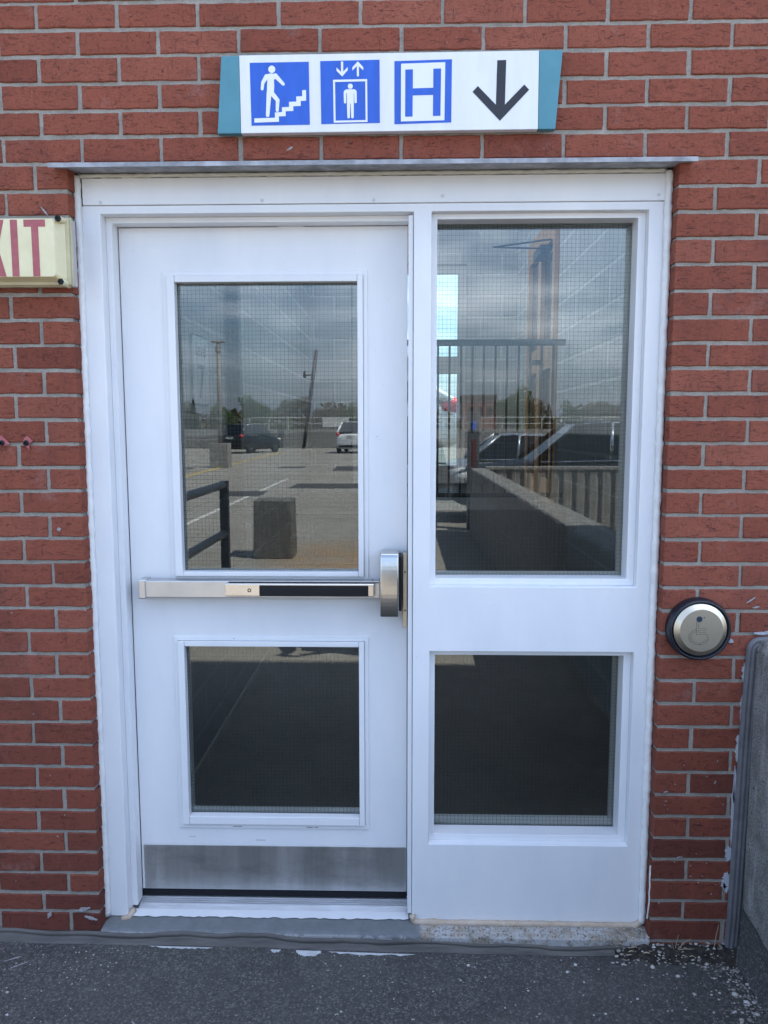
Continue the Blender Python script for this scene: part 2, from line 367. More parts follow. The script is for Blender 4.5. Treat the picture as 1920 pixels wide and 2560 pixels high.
M_SMEAR = mat('paint_smear', (.32,.31,.315), .7, var=.2, vscale=80)
M_BLOCK = block_material(); M_FLOOR = mat('stair_floor', (.030,.028,.026), .6, second=(.062,.057,.05), vscale=4, bump=.3, bscale=70)
M_CEIL = mat('ceiling_white', (.7,.7,.7), .8); M_DKMETAL = mat('dark_metal', (.016,.020,.030), .45, bump=.1, bscale=90); M_WOOD = mat('door_brown', (.60,.32,.14), .5, var=.15, vscale=6)
M_DKGLASS = mat('dark_glass', (.008,.010,.012), .04, spec=.45); M_RUBBER = mat('tyre_rubber', (.015,.015,.016), .8); M_CHROME = mat('chrome', (.7,.7,.7), .12, 1.)
M_LINEW = mat('line_white', (.55,.55,.52), .85, var=.3, vscale=9); M_LINEY = mat('line_yellow', (.52,.38,.12), .85, var=.4, vscale=7)
M_SHADOW_DECK = mat('shadow_and_deck', (.055,.055,.056), .9, var=.3, vscale=6, bump=.3, bscale=60)  # dark asphalt for the upper deck and the painted shadow bars

# ------------------------------------------------------------------ ground
def gz(x, y):
    k = max(0., min(1., (1.2-x)/1.2)); k = k*k*(3-2*k); f = max(0., min(1., 1+y/1.4))
    return .016*k*f
xs = [-900,-300,-100,-40,-15,-6,-3,-2]+[-1.2+.2*i for i in range(17)]+[2.4,3,6,15,40,100,300,900]
ys = [-900,-300,-120,-60,-30,-12,-6,-3.5]+[-2.4+.2*i for i in range(13)]+[.3,5,12,30,100,300,900]
g = MB(); nx = len(xs)
g.v = [(x,y,gz(x,y) if y < .29 else 0.-.02) for y in ys for x in xs]
g.f = [(j*nx+i,j*nx+i+1,(j+1)*nx+i+1,(j+1)*nx+i) for j in range(len(ys)-1) for i in range(nx-1)]; g.a = [0]*len(g.f)
tag(g.build('ground', M_ASPH, smooth=True), kind='structure')

def strip(name, pts, w, m):
    b = MB()
    for (ax,ay),(bx,by) in zip(pts[:-1],pts[1:]):
        d = Vector((bx-ax,by-ay,0)).normalized(); nrm = Vector((-d.y,d.x,0))*w/2
        b.add([(ax+nrm.x,ay+nrm.y,.004),(ax-nrm.x,ay-nrm.y,.004),(bx-nrm.x,by-nrm.y,.004),(bx+nrm.x,by+nrm.y,.004)],[(0,1,2,3)])
    return tag(b.build(name, m), kind='structure')
strip('parking_line_markings', [(-2.64,-9.5),(-2.66,-21)], .1, M_LINEW)
strip('bay_line_markings', [(-6.1,-21),(-7.0,-48)], .2, M_LINEY)
pt = MB()  # shadow bars across the lot, painted as flat dark patches
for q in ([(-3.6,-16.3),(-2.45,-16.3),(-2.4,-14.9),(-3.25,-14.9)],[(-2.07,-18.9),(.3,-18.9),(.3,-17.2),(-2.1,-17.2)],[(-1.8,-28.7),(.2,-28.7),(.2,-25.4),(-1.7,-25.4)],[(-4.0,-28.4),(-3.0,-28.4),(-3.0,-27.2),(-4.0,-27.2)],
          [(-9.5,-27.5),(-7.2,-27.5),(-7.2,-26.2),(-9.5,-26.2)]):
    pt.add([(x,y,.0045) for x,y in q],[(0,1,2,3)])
tag(pt.build('painted_shadow_patches', M_SHADOW_DECK), kind='structure')

# ------------------------------------------------------------------ brick wall
ZJ = {-6:2.6621,-5:2.5946,-4:2.529,-3:2.4597,-2:2.3912,-1:2.3246,0:2.2549,1:2.1848,2:2.1183,3:2.0498,4:1.9821,5:1.9117,6:1.8431,7:1.7745,8:1.7075,9:1.639,10:1.5706,11:1.503,12:1.4363,13:1.3709,14:1.3035,15:1.2354,16:1.1672,17:1.0996,18:1.0327,19:.9676,20:.8989,21:.8306,22:.7625,23:.694,24:.6254,25:.5576,26:.4902,27:.423,28:.357,29:.2926,30:.2268,31:.1622,32:.1039,33:.036,34:-.03}
def zj(k): return ZJ[k] if k in ZJ else 2.6621+(-6-k)*.0677
XL0, XR0, P = -.0465, 1.588, .2148
WALL_X0, WALL_X1, KTOP = -1.75, 3.4, -17
bw = MB()
def brick(x0, x1, z0, z1, cl=False, cr=False):
    j = .0055; a0 = x0 if cl else x0+j+rng.uniform(-.0012,.0012); a1 = x1 if cr else x1-j+rng.uniform(-.0012,.0012)
    b0, b1 = z0+j*.95+rng.uniform(-.0012,.0012), z1-j*.95+rng.uniform(-.0012,.0012)
    if a1-a0 < .006: return
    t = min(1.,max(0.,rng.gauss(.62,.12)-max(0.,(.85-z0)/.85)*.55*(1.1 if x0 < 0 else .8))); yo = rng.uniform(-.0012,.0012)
    n1 = max(2,int((a1-a0)/.02)); n2 = 4; jt = lambda s=.0011: rng.uniform(-s,s)
    out = []
    for i in range(n1): out.append((a0+(a1-a0)*i/n1, b0, 0, 1))
    for i in range(n2): out.append((a1, b0+(b1-b0)*i/n2, -1, 0))
    for i in range(n1): out.append((a1-(a1-a0)*i/n1, b1, 0, -1))
    for i in range(n2): out.append((a0, b1-(b1-b0)*i/n2, 1, 0))
    n = len(out); depth = .085 if (cl or cr) else .02
    cxm, czm = (a0+a1)/2, (b0+b1)/2
    r0, r1, r2 = [], [], []
    for (x,z,ux,uz) in out:
        x += jt()*abs(ux); z += jt()*abs(uz)
        sx_ = 1 if x < cxm else -1; sz_ = 1 if z < czm else -1
        ins = .0022
        r0.append((x+(ins*sx_ if abs(x-cxm) > (a1-a0)/2-.004 else 0), yo+jt(.0003), z+(ins*sz_ if abs(z-czm) > (b1-b0)/2-.004 else 0)))
        r1.append((x, yo+.0022, z))
        bx = x+(.008 if (cr and x0 < 0 and x > cxm) else 0)
        r2.append((bx, yo+depth, z))
    vs = r0+r1+r2; fs = [list(range(n))]
    for q in (0,n):
        for i in range(n): fs.append((q+i,q+n+i,q+n+(i+1)%n,q+(i+1)%n))
    bw.add(vs, fs, t)
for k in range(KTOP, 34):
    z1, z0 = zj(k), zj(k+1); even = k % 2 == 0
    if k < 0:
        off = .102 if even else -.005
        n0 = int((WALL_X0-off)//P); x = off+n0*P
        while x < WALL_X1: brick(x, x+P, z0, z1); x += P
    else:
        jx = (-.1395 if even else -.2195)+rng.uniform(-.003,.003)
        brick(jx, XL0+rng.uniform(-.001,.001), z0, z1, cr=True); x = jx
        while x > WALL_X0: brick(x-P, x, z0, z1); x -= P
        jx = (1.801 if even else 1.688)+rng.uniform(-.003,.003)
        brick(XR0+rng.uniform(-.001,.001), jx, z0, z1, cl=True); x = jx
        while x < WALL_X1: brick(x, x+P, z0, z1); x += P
brick_wall = thing('brick_wall', 'red brick wall with grey mortar joints around the white doorway', 'wall')
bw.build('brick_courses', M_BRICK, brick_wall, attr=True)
mo = MB(); yo = .0042; ZT = zj(KTOP)
mo.box(WALL_X0-.2, XL0-.004, yo, .20, -.1, 2.252); mo.box(XR0+.004, WALL_X1+.1, yo, .20, -.1, 2.252); mo.box(WALL_X0-.2, WALL_X1+.1, yo, .20, 2.252, ZT)
mo.build('mortar', M_MORTAR, brick_wall)
tw = MB(); tb = NT('tower_brick'); bt = tb.n.new('ShaderNodeTexBrick'); bt.inputs['Scale'].default_value = 1.; bt.inputs['Mortar Size'].default_value = .006
bt.inputs['Brick Width'].default_value = .2148; bt.inputs['Row Height'].default_value = .0677; bt.inputs['Color1'].default_value = (.22,.062,.042,1); bt.inputs['Color2'].default_value = (.17,.05,.035,1); bt.inputs['Mortar'].default_value = (.26,.25,.23,1)
tx, ty, tz = tb.xyz(); tcm = tb.n.new('ShaderNodeCombineXYZ'); tb.l.new(tb.math('ADD',tx,ty), tcm.inputs[0]); tb.l.new(tz, tcm.inputs[1]); tb.l.new(tcm.outputs[0], bt.inputs['Vector'])
M_TOWER = tb.set(Base_Color=bt.outputs['Color'], Roughness=.9)
WX0, WX1, WTOP = -4.5, 9.5, 8.6
tw.box(WX0, WALL_X0-.2, .0, .2, -.1, ZT); tw.box(WALL_X1+.1, WX1, .0, .2, -.1, ZT); tw.box(WX0, WX1, .0, .2, ZT, WTOP)
tw.build('upper_brickwork', M_TOWER, brick_wall)
# paint smears and drill holes on the bricks
sp_ = MB()
def smear(x, z, L, w, ang, seed, mb=None):
    sm = mb or MB()
    rr = random.Random(seed); top, bot = [], []
    for i in range(17):
        u = i/16-.5; hw = w*max(.05,1-abs(u)*1.7)*rr.uniform(.25,1.2)+.0003
        c = (x+u*L*math.cos(ang), z+u*L*math.sin(ang)); nx_, nz_ = -math.sin(ang), math.cos(ang)
        top.append((c[0]+nx_*hw, c[1]+nz_*hw)); bot.append((c[0]-nx_*hw, c[1]-nz_*hw))
    sm.prism(top+bot[::-1], -.0032, 0.)
    if mb is None: sm.build('paint_smear', M_SMEAR, brick_wall)
smear(-.1135,2.132,.030,.003,-.9,1); smear(-.122,2.108,.016,.003,-1.0,2); smear(.557,2.288,.02,.0035,.5,3)
smear(-.115,1.262,.012,.006,.2,5); smear(-.15,1.235,.008,.003,.1,6); smear(1.835,1.065,.03,.003,.6,7); smear(1.85,1.045,.02,.003,.2,8)
smear(1.665,.30,.012,.002,.4,9); smear(1.62,.50,.012,.0015,.3,10); smear(1.76,.53,.01,.0015,1.2,11)
smear(-.10,.112,.05,.007,.25,12); smear(-.075,.085,.04,.006,-.3,14); smear(-.20,.094,.025,.006,1.1,15)
for i in range(26): smear(rng.uniform(1.61,1.80), rng.uniform(.12,.62), rng.uniform(.002,.006), .0007, rng.uniform(0,3), 40+i, sp_)
for i in range(12): smear(rng.uniform(-.38,-.07), rng.uniform(.2,1.2), rng.uniform(.002,.006), .0007, rng.uniform(0,3), 80+i, sp_)
tag(sp_.build('paint_specks', M_SMEAR, brick_wall), kind='stuff')
fl = MB()                                          # lintel flashing
fl.xprism([(-.047,2.243),(-.047,2.2315),(-.0445,2.2315),(-.0445,2.2405),(.05,2.2445),(.05,2.247)], -.079, 1.622)
lf = fl.build('lintel_flashing', M_FLASH, brick_wall)
lo = MB(); lo.box(-.05, 1.592, .0, .05, 2.247, 2.2515); lo.build('lintel_edge', mat('rusty_lintel', (.10,.055,.045), .8, second=(.26,.20,.18), vscale=12), brick_wall)
# ------------------------------------------------------------------ door frame with sidelight
frame = thing('entrance_doorway', 'white painted steel door frame with wired glass sidelight on the right', 'door frame', (.77,.05,.06))
def F(mb, name, m, parent=frame, **k):
    o = mb.build(name, m, None, **k); return world_child(o, frame) if parent is frame else o
hp = MB(); hp.box(-.028, 1.572, .0455, .12, 2.1605, 2.2315); F(hp, 'head_panel', M_WHITE, bevel=.002)
hp_obj = bpy.data.objects['head_panel']
sc_ = MB()
scm = mat('painted_screw', (.60,.61,.63), .45)
def sub(mb, name, m, parent, **k):
    o = mb.build(name, m, None, **k); o.parent = parent; return o
for i,(x,z) in enumerate(((.022,2.167),(.471,2.169),(.779,2.168),(.967,2.177),(1.553,2.175))):
    q = MB(); q.lathe([(.0052,.003),(.0052,.0006),(.0040,-.0012),(.0012,-.0015),(.001,-.0006)], (x,.0455,z), n=14); sub(q, 'screw', scm, hp_obj, smooth=False)
fx = [-.043,.0185,.8885,.938,1.5305,1.574]; fz = [.058,.303,.897,1.090,2.1375,2.1595]
fm = MB(); FY, FB = .05, .20
holes = {(1,0),(1,1),(1,2),(1,3),(3,3),(3,1)}
for i in range(5):
    for j in range(5):
        x0,x1,z0,z1 = fx[i],fx[i+1],fz[j],fz[j+1]
        if (i,j) in holes: continue
        fm.add([(x0,FY,z0),(x1,FY,z0),(x1,FY,z1),(x0,FY,z1)],[(0,1,2,3)])
        for di,dj,ax,az,bx,bz in ((-1,0,x0,z0,x0,z1),(1,0,x1,z1,x1,z0),(0,-1,x1,z0,x0,z0),(0,1,x0,z1,x1,z1)):
            ni,nj = i+di,j+dj
            if (ni,nj) in holes or not (0 <= ni < 5 and 0 <= nj < 5):
                fm.add([(ax,FY,az),(bx,FY,bz),(bx,FB,bz),(ax,FB,az)],[(0,1,2,3)])
# (the wall faces seen inside the openings are part of the same folded steel sheet)
def weld(o, d=.0002):
    bm = bmesh.new(); bm.from_mesh(o.data); bmesh.ops.remove_doubles(bm, verts=bm.verts, dist=d); bmesh.ops.recalc_face_normals(bm, faces=bm.faces); bm.to_mesh(o.data); bm.free()
fo = F(fm, 'frame_body', M_WHITE); weld(fo)
b = fo.modifiers.new('bevel','BEVEL'); b.width = .0022; b.segments = 2; b.limit_method = 'ANGLE'; b.angle_limit = R(35)
ds = MB(); ds.ring((.0187,.07,.8883,2.1373),(.036,.07,.8743,2.1220), .087, .131, True); F(ds, 'rebate_stop', M_WHITE, bevel=.0015)
ast = MB(); ast.box(.8745,.8872,.0575,.1285,.075,2.130); F(ast, 'astragal', M_WHITE, bevel=.0015)
def wire_grid(mb, x0, x1, z0, z1, y, pitch, seed):
    rr = random.Random(seed); w = .00031
    nxw = int((x1-x0)/pitch); nzw = int((z1-z0)/pitch)
    ox = (x1-x0-nxw*pitch)/2
    def ribbon(pts):
        o = len(mb.v)
        for i,p in enumerate(pts):
            for dxx,dyy,dzz in ((-w,0,-w),(0,-w,0),(w,0,w),(0,w,0)):
                mb.v.append((p[0]+(dxx if p[3] else 0), p[1]+dyy, p[2]+(0 if p[3] else dzz)))
        for i in range(len(pts)-1):
            for k in range(4): mb.f.append((o+i*4+k,o+i*4+(k+1)%4,o+(i+1)*4+(k+1)%4,o+(i+1)*4+k)); mb.a.append(0)
    for i in range(nxw+1):
        x = x0+ox+i*pitch+rr.uniform(-.0006,.0006); sl_ = rr.uniform(-.0012,.0012); n = 14
        ribbon([(x+sl_*q/n+rr.uniform(-.0003,.0003), y+.0006, z0+(z1-z0)*q/n, True) for q in range(n+1)])
    for j in range(nzw+1):
        z = z0+ox+j*pitch+rr.uniform(-.0006,.0006); n = 16
        if z > z1: break
        ribbon([(x0+(x1-x0)*q/n, y-.0006, z+rr.uniform(-.0004,.0004), False) for q in range(n+1)])
def pane(x0, x1, z0, z1, y, seed, host, hostfn):
    p = MB(); p.box(x0,x1,y,y+.0064,z0,z1); po = p.build('pane', M_GLASS)
    hostfn(po)
    w = MB(); wire_grid(w, x0+.004, x1-.004, z0+.004, z1-.004, y+.0032, .0118, seed); wo = w.build('wire_mesh', M_WIRE)
    wo.parent = po
    return po
for (z0,z1,ib,it,sd_) in ((1.090,2.1375,1.110,2.1225,1),(.303,.897,.3225,.880,2)):
    gs = MB(); gs.ring((.9382,z0+.0002,1.5303,z1-.0002),(.9545,ib,1.5085,it), .074, .1285); F(gs, 'glazing_stop', M_WHITE, bevel=.0016)
    pane(.945,1.522,z0+.006,z1-.006,.1292,sd_,frame,lambda o: world_child(o, frame))
    gb = MB(); gb.ring((.9384,z0+.0004,1.5301,z1-.0004),(.9545,ib,1.5085,it),.1365,.195); F(gb, 'inner_glazing_stop', M_WHITE, bevel=.0016)
stk = MB(); stk.box(.8595,.8725,.088,.1285,.958,1.182); sto = F(stk, 'strike', mat('strike_metal', (.56,.50,.41), .38, 1., var=.06, vscale=30), bevel=.0015)
stb = MB(); stb.box(.8726,.8744,.096,.1285,.957,1.183); F(stb, 'strike_shim', M_DKMETAL)
for z in (1.125,1.01):
    q = MB(); q.lathe([(.003,.001),(.003,-.0006),(.001,-.0004)], (.8663,.088,z), n=10); sub(q, 'screw', M_DKMETAL, sto)
cb = MB()                                           # caulk beads
def bead(pts, r, seed):
    rr = random.Random(seed); P3 = []; RR = []
    for (a,b_) in zip(pts[:-1],pts[1:]):
        n = max(2,int((Vector(b_)-Vector(a)).length/.012))
        for i in range(n): q = Vector(a).lerp(Vector(b_), i/n); P3.append(q+Vector((rr.uniform(-.0008,.0008),rr.uniform(-.0006,.0006),rr.uniform(-.0008,.0008)))); RR.append(r*rr.uniform(.88,1.10)*(1.2 if rr.random() < .03 else 1))
    P3.append(Vector(pts[-1])); RR.append(r); cb.tube(P3, RR, 8)
bead([(-.0425,.043,.066),(-.0430,.043,1.2),(-.0400,.043,2.236)], .0108, 3); F(cb, 'caulk_bead', M_CAULK, smooth=True); cb = MB()
bead([(1.5795,.043,.066),(1.5790,.043,1.2),(1.5790,.043,2.236)], .0108, 4)
F(cb, 'caulk_bead', M_CAULK, smooth=True)
cb = MB(); bead([(-.036,.047,2.2375),(1.572,.047,2.2385)], .0058, 5); F(cb, 'head_caulk', mat('yellowed_caulk', (.50,.48,.40), .55, second=(.60,.59,.54), vscale=16, bump=.4, bscale=60), smooth=True)
cb = MB(); bead([(.889,.044,.078),(.893,.044,.06),(.905,.043,.056),(1.56,.044,.054),(1.578,.044,.07)], .0092, 6); F(cb, 'tan_caulk', M_TAN, smooth=True); cb = MB(); bead([(.0,.043,.053),(.024,.047,.058),(.030,.07,.068)], .009, 7)
F(cb, 'tan_caulk', M_TAN, smooth=True)
cb = MB(); bead([(1.5855,.012,.10),(1.586,.002,.16),(1.5845,-.0005,.22),(1.586,.004,.27)], .0022, 8); F(cb, 'loose_caulk', M_CAULK)
th = MB()                                           # ribbed aluminium threshold
prof = [(.086,.040),(.086,.0585),(.104,.0625)]
yy = .105
while yy < .136: prof += [(yy,.0625+(yy-.104)*.2),(yy+.0008,.0665+(yy-.104)*.2),(yy+.0042,.0665+(yy-.104)*.2),(yy+.0050,.0610+(yy-.104)*.2)]; yy += .0079
prof += [(.148,.072),(.148,.040)]
th.xprism(prof, .0365, .8740); F(th, 'threshold', M_ALU)
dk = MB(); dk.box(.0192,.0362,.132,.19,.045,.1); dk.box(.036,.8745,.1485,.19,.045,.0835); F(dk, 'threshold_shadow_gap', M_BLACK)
wp = MB()
top = [(.026,.0555)]; n = 60
pts1 = [(.022+.856*i/n, .0505+rng.uniform(-.0035,.0035)) for i in range(n+1)]
wp.v = [(x,y,.0592) for x,y in pts1]+[(x,.0862,.0592) for x,y in pts1]; wp.f = [(i,i+1,n+2+i,n+1+i) for i in range(n)]; wp.a = [0]*n
F(wp, 'painted_strip', M_WHITE)

# door sill slab under the frame, top washed down to the outside
sl_ = MB(); sl_.xprism([(-.0045,-.03),(-.0045,.040),(.006,.0485),(.05,.0555),(.0865,.0580),(.21,.0580),(.21,-.03)], XL0-.003, XR0+.003)
tag(sl_.build('door_sill', M_SILL, bevel=.003), 'low concrete doorstep, grey painted under the door and crumbling under the sidelight', 'doorstep', kind='thing')

# ------------------------------------------------------------------ door
door = thing('entrance_door', 'white steel door with two wired glass windows and push bar', 'door', (.455,.133,.085))
DY = .133
dxs = [.0375,.166,.753,.8725]; dzs = [.0965,.307,.912,1.094,1.994,2.1205]
dm = MB(); dh = {(1,1),(1,3)}
for i in range(3):
    for j in range(5):
        if (i,j) in dh: continue
        x0,x1,z0,z1 = dxs[i],dxs[i+1],dzs[j],dzs[j+1]
        dm.add([(x0,DY,z0),(x1,DY,z0),(x1,DY,z1),(x0,DY,z1)],[(0,1,2,3)]); dm.add([(x0,DY+.045,z0),(x1,DY+.045,z0),(x1,DY+.045,z1),(x0,DY+.045,z1)],[(3,2,1,0)])
        for di,dj,ax,az,bx,bz in ((-1,0,x0,z0,x0,z1),(1,0,x1,z1,x1,z0),(0,-1,x1,z0,x0,z0),(0,1,x0,z1,x1,z1)):
            ni,nj = i+di,j+dj
            if (ni,nj) in dh or not (0 <= ni < 3 and 0 <= nj < 5): dm.add([(ax,DY,az),(bx,DY,bz),(bx,DY+.045,bz),(ax,DY+.045,az)],[(0,1,2,3)])
def D(mb, name, m, **k): return world_child(mb.build(name, m, None, **k), door)
do = D(dm, 'leaf', M_WHITE); weld(do); b = do.modifiers.new('bevel','BEVEL'); b.width = .0015; b.segments = 2; b.limit_method = 'ANGLE'; b.angle_limit = R(35)
for (o1,o2,i2,sd_) in (((.162,1.091,.757,1.9975),(.1755,1.1035,.7435,1.984),(.1985,1.1175,.7275,1.9655),11),((.1620,.303,.7555,.9155),(.1750,.3185,.7430,.9035),(.1955,.3445,.7270,.8875),12)):
    gt = MB(); gt.ring(o1,(o2[0]-.0008,o2[1]-.0008,o2[2]+.0008,o2[3]+.0008), .1285, .1335); gto = D(gt, 'glazing_trim', M_WHITE, bevel=.0012)
    gt = MB()                                        # butt-jointed glazing beads
    x0,z0,x1,z1 = o2; a0,b0,a1,b1 = i2
    gt.box(x0,a0,.1205,.1495,z0,z1); gt.box(a1,x1,.1205,.1495,z0,z1); gt.box(a0+.0007,a1-.0007,.1210,.1495,z0+.0002,b0); gt.box(a0+.0007,a1-.0007,.1210,.1495,b1,z1-.0002)
    sub(gt, 'glazing_bead', M_WHITE, gto, bevel=.0016)
    pane(a0-.012,a1+.012,b0-.012,b1+.012,.1500,sd_,door,lambda o: world_child(o, door))
    gt = MB(); gt.ring((x0,z0,x1,z1),(a0,b0,a1,b1),.1570,.1900); D(gt, 'inner_glazing_trim', M_WHITE, bevel=.0012)
kp = MB(); kp.box(.0455,.8705,.1308,.1335,.0995,.2445); D(kp, 'kick_plate', M_KICK, bevel=.0006)
swp = MB(); swp.box(.0378,.872,.1345,.168,.074,.0962); D(swp, 'sweep_strip', M_BLACK)
bar = MB(); bar.box(.092,.7925,.0865,.1325,1.0455,1.0965); bo = D(bar, 'push_bar', M_STEEL, bevel=.0028, seg=3)
q = MB(); q.box(.0745,.0975,.0835,.1325,1.0415,1.1005); sub(q, 'end_cap', M_STEEL, bo, bevel=.004, seg=3)
q = MB(); q.prism([(.3370,1.0545),(.7765,1.0545),(.7765,1.0935),(.3370,1.0935)], .0655, .0865); sub(q, 'push_pad', mat('pad_steel', (.66,.62,.57), .25, 1., var=.05, vscale=12, stretch=(1,1,30)), bo, bevel=.0030, seg=3)
q = MB(); q.box(.345,.7895,.0790,.0862,1.0950-.0020,1.0964-.0010); sub(q, 'pad_slot', M_BLACK, bo)
q = MB(); q.box(.4390,.7590,.0625,.0662,1.0572,1.0885); sub(q, 'grip', M_BLACK, bo, bevel=.0050, seg=3)
q = MB(); q.lathe([(.0055,.003),(.0055,-.0012),(.0032,-.0014),(.0028,.0006)], (.4095,.0655,1.0735), n=16); sub(q, 'key_screw', M_BLACK, bo)
q = MB(); prof = []
for i in range(17):
    u = i/16; z = .998+u*.189; prof.append((.0500-.0150*math.sin(math.pi*u)**.7, z))
prof = [(.1325,.998)]+prof+[(.1325,1.187)]
q.xprism(prof, .7935, .8480); sub(q, 'lock_case', M_STEELV, bo, bevel=.0045, seg=3)
q = MB(); q.box(.8482,.8560,.060,.1325,1.015,1.175); sub(q, 'latch', M_BLACK, bo)
q = MB(); q.lathe([(.0035,.001),(.0035,-.0008),(.0015,-.001)], (.770,.1105,1.0965), axis='z', n=12); sub(q, 'cover_screw', M_DKMETAL, bo)
chm = mat('bare_chip', (.16,.15,.14), .7)
for x,z,w_,h_ in ((.33,.309,.028,.0016),(.56,.3075,.02,.002),(.585,.3075,.012,.0018),(.40,.262,.03,.0012),(.345,.9095,.003,.0018),(.783,1.52,.0015,.003),(.19,.272,.02,.0008)):
    ch = MB(); ch.box(x,x+w_,.1279 if .30 < z < .32 or z > .9 and z < .92 else .1326,.1330,z,z+h_); D(ch, 'paint_chip', chm)

# ------------------------------------------------------------------ hanging sign above the door
sg = thing('wayfinding_sign', 'long white wall sign with three blue pictograms, black arrow and teal ends above the door', 'sign', (.82,-.008,2.32))
def S(mb, name, m, parent=sg, **k):
    o = mb.build(name, m, None, **k)
    if parent is sg: return world_child(o, sg)
    o.parent = parent; return o
q = MB(); q.prism([(.4315,2.3195),(1.2110,2.3222),(1.2102,2.5165),(.4305,2.5140)], -.026, -.006); S(q, 'board', M_SIGNW, bevel=.0015)
q = MB(); q.prism([(.3690,2.3195),(.4310,2.3195),(.4300,2.5140),(.3830,2.5125)], -.0255, -.006); S(q, 'end_panel', M_TEAL, bevel=.002)
q = MB(); q.prism([(1.2115,2.3222),(1.2565,2.3220),(1.2715,2.5175),(1.2107,2.5166)], -.0255, -.006); S(q, 'end_panel', M_TEAL, bevel=.002)
A = lambda x,y: (.4580+(x-367)*.0003038, 2.4950-(y-197)*.0002873)      # first two pictograms
B = lambda x,y: (.8360+(x-86)*.0002986, 2.4955-(y-177)*.0002850)       # letter and arrow
L1, L2 = -.0268, -.0274
def disc(mb, c, r, y0, n=24, f=A):
    X,Z = f(*c); rr_ = r*.000296
    mb.prism([(X+rr_*math.cos(2*math.pi*k/n), Z+rr_*math.sin(2*math.pi*k/n)) for k in range(n)], y0, -.0255)
def poly(mb, pts, y0, f=A): mb.prism([f(*p) for p in pts], y0, -.0255)
def cap(mb, a, b_, r0, r1, y0, f=A):                 # rounded limb
    (ax,ay),(bx,by) = a,b_; an = math.atan2(by-ay,bx-ax); pts = []
    for k in range(9): t_ = an+math.pi/2+math.pi*k/8; pts.append((ax+r0*math.cos(t_), ay+r0*math.sin(t_)))
    for k in range(9): t_ = an-math.pi/2+math.pi*k/8; pts.append((bx+r1*math.cos(t_), by+r1*math.sin(t_)))
    poly(mb, pts, y0, f)
q = MB(); poly(q, [(367,198),(876,195),(880,739),(373,742)], L1); p1 = S(q, 'pictogram_panel', M_BLUE); p1['label'] = 'blue square with a figure climbing stairs'
q = MB(); disc(q, (557,257), 31, L2)
def stagger(o): return o
poly(q, [(522,297),(548,292),(582,297),(600,315),(574,350),(576,400),(572,462),(548,480),(512,462),(514,400),(518,345),(505,325)], L2)
cap(q, (586,312), (655,386), 20, 13, L2-.0001); cap(q, (512,318), (478,372), 20, 15, L2-.0002); cap(q, (478,370), (471,426), 14, 12, L2-.0003)
cap(q, (531,455), (515,655), 21, 15, L2-.0004); cap(q, (553,462), (604,525), 20, 17, L2-.0005); cap(q, (604,523), (599,614), 16, 13, L2-.0006)
S(q, 'climbing_figure', M_PICT, p1)
q = MB(); poly(q, [(399,680),(578,676),(578,630),(640,628),(640,586),(702,584),(702,540),(765,538),(765,494),(817,492),(817,440),(850,439),(850,531),(803,533),(803,576),(738,578),(738,619),(671,621),(671,663),(612,665),(612,712),(399,717)], L2)
S(q, 'stairs_symbol', M_PICT, p1)
q = MB(); poly(q, [(975,191),(1484,185),(1486,730),(979,735)], L1); p2 = S(q, 'pictogram_panel', M_BLUE); p2['label'] = 'blue square with a person in a lift'
q = MB(); poly(q, [(1153,198),(1172,198),(1172,285),(1211,245),(1211,272),(1163,326),(1115,277),(1115,248),(1153,287)], L2)
poly(q, [(1289,326),(1307,326),(1307,240),(1344,276),(1344,248),(1298,198),(1251,248),(1251,276),(1289,238)], L2); S(q, 'lift_arrows', M_PICT, p2)
q = MB(); o_ = [(1084,354),(1377,351),(1379,722),(1087,725)]; i_ = [(1101,373),(1361,370),(1363,705),(1103,708)]
vs = [A(*p) for p in o_]+[A(*p) for p in i_]
q.add([(x,L2,z) for x,z in vs]+[(x,-.0255,z) for x,z in vs], [(k,(k+1)%4,(k+1)%4+4,k+4) for k in range(4)]+[(k,(k+1)%4,(k+1)%4+8,k+8) for k in range(4)]+[(k+4,(k+1)%4+4,(k+1)%4+12,k+12) for k in range(4)])
S(q, 'lift_car_outline', M_PICT, p2)
q = MB(); disc(q, (1232,411), 22, L2); poly(q, [(1196,438),(1268,437),(1284,450),(1288,470),(1262,470),(1261,560),(1203,561),(1202,471),(1174,471),(1178,450)], L2)
cap(q, (1186,468), (1186,549), 11, 10, L2-.0001); cap(q, (1276,467), (1277,548), 11, 10, L2-.0002); cap(q, (1216,550), (1216,678), 14, 11, L2-.0003); cap(q, (1248,550), (1249,678), 14, 11, L2-.0004)
S(q, 'lift_passenger', M_PICT, p2)
q = MB(); poly(q, [(86,181),(586,171),(584,718),(86,729)], L1, B); p3 = S(q, 'pictogram_panel', M_BLUE); p3['label'] = 'blue square with a white framed letter H'
q = MB(); poly(q, [(144,205),(528,197),(524,700),(143,707)], L2, B); S(q, 'letter_field', M_PICT, p3)
q = MB(); poly(q, [(181,257),(247,255),(247,420),(425,417),(425,252),(492,251),(489,661),(423,662),(424,478),(246,481),(245,665),(180,666)], -.0280, B); S(q, 'letter_h', M_BLUE, p3)
q = MB(); poly(q, [(979,185),(1056,183),(1050,569),(1216,397),(1259,442),(1009,709),(768,454),(813,405),(972,569)], L1, B); S(q, 'down_arrow', M_INK)

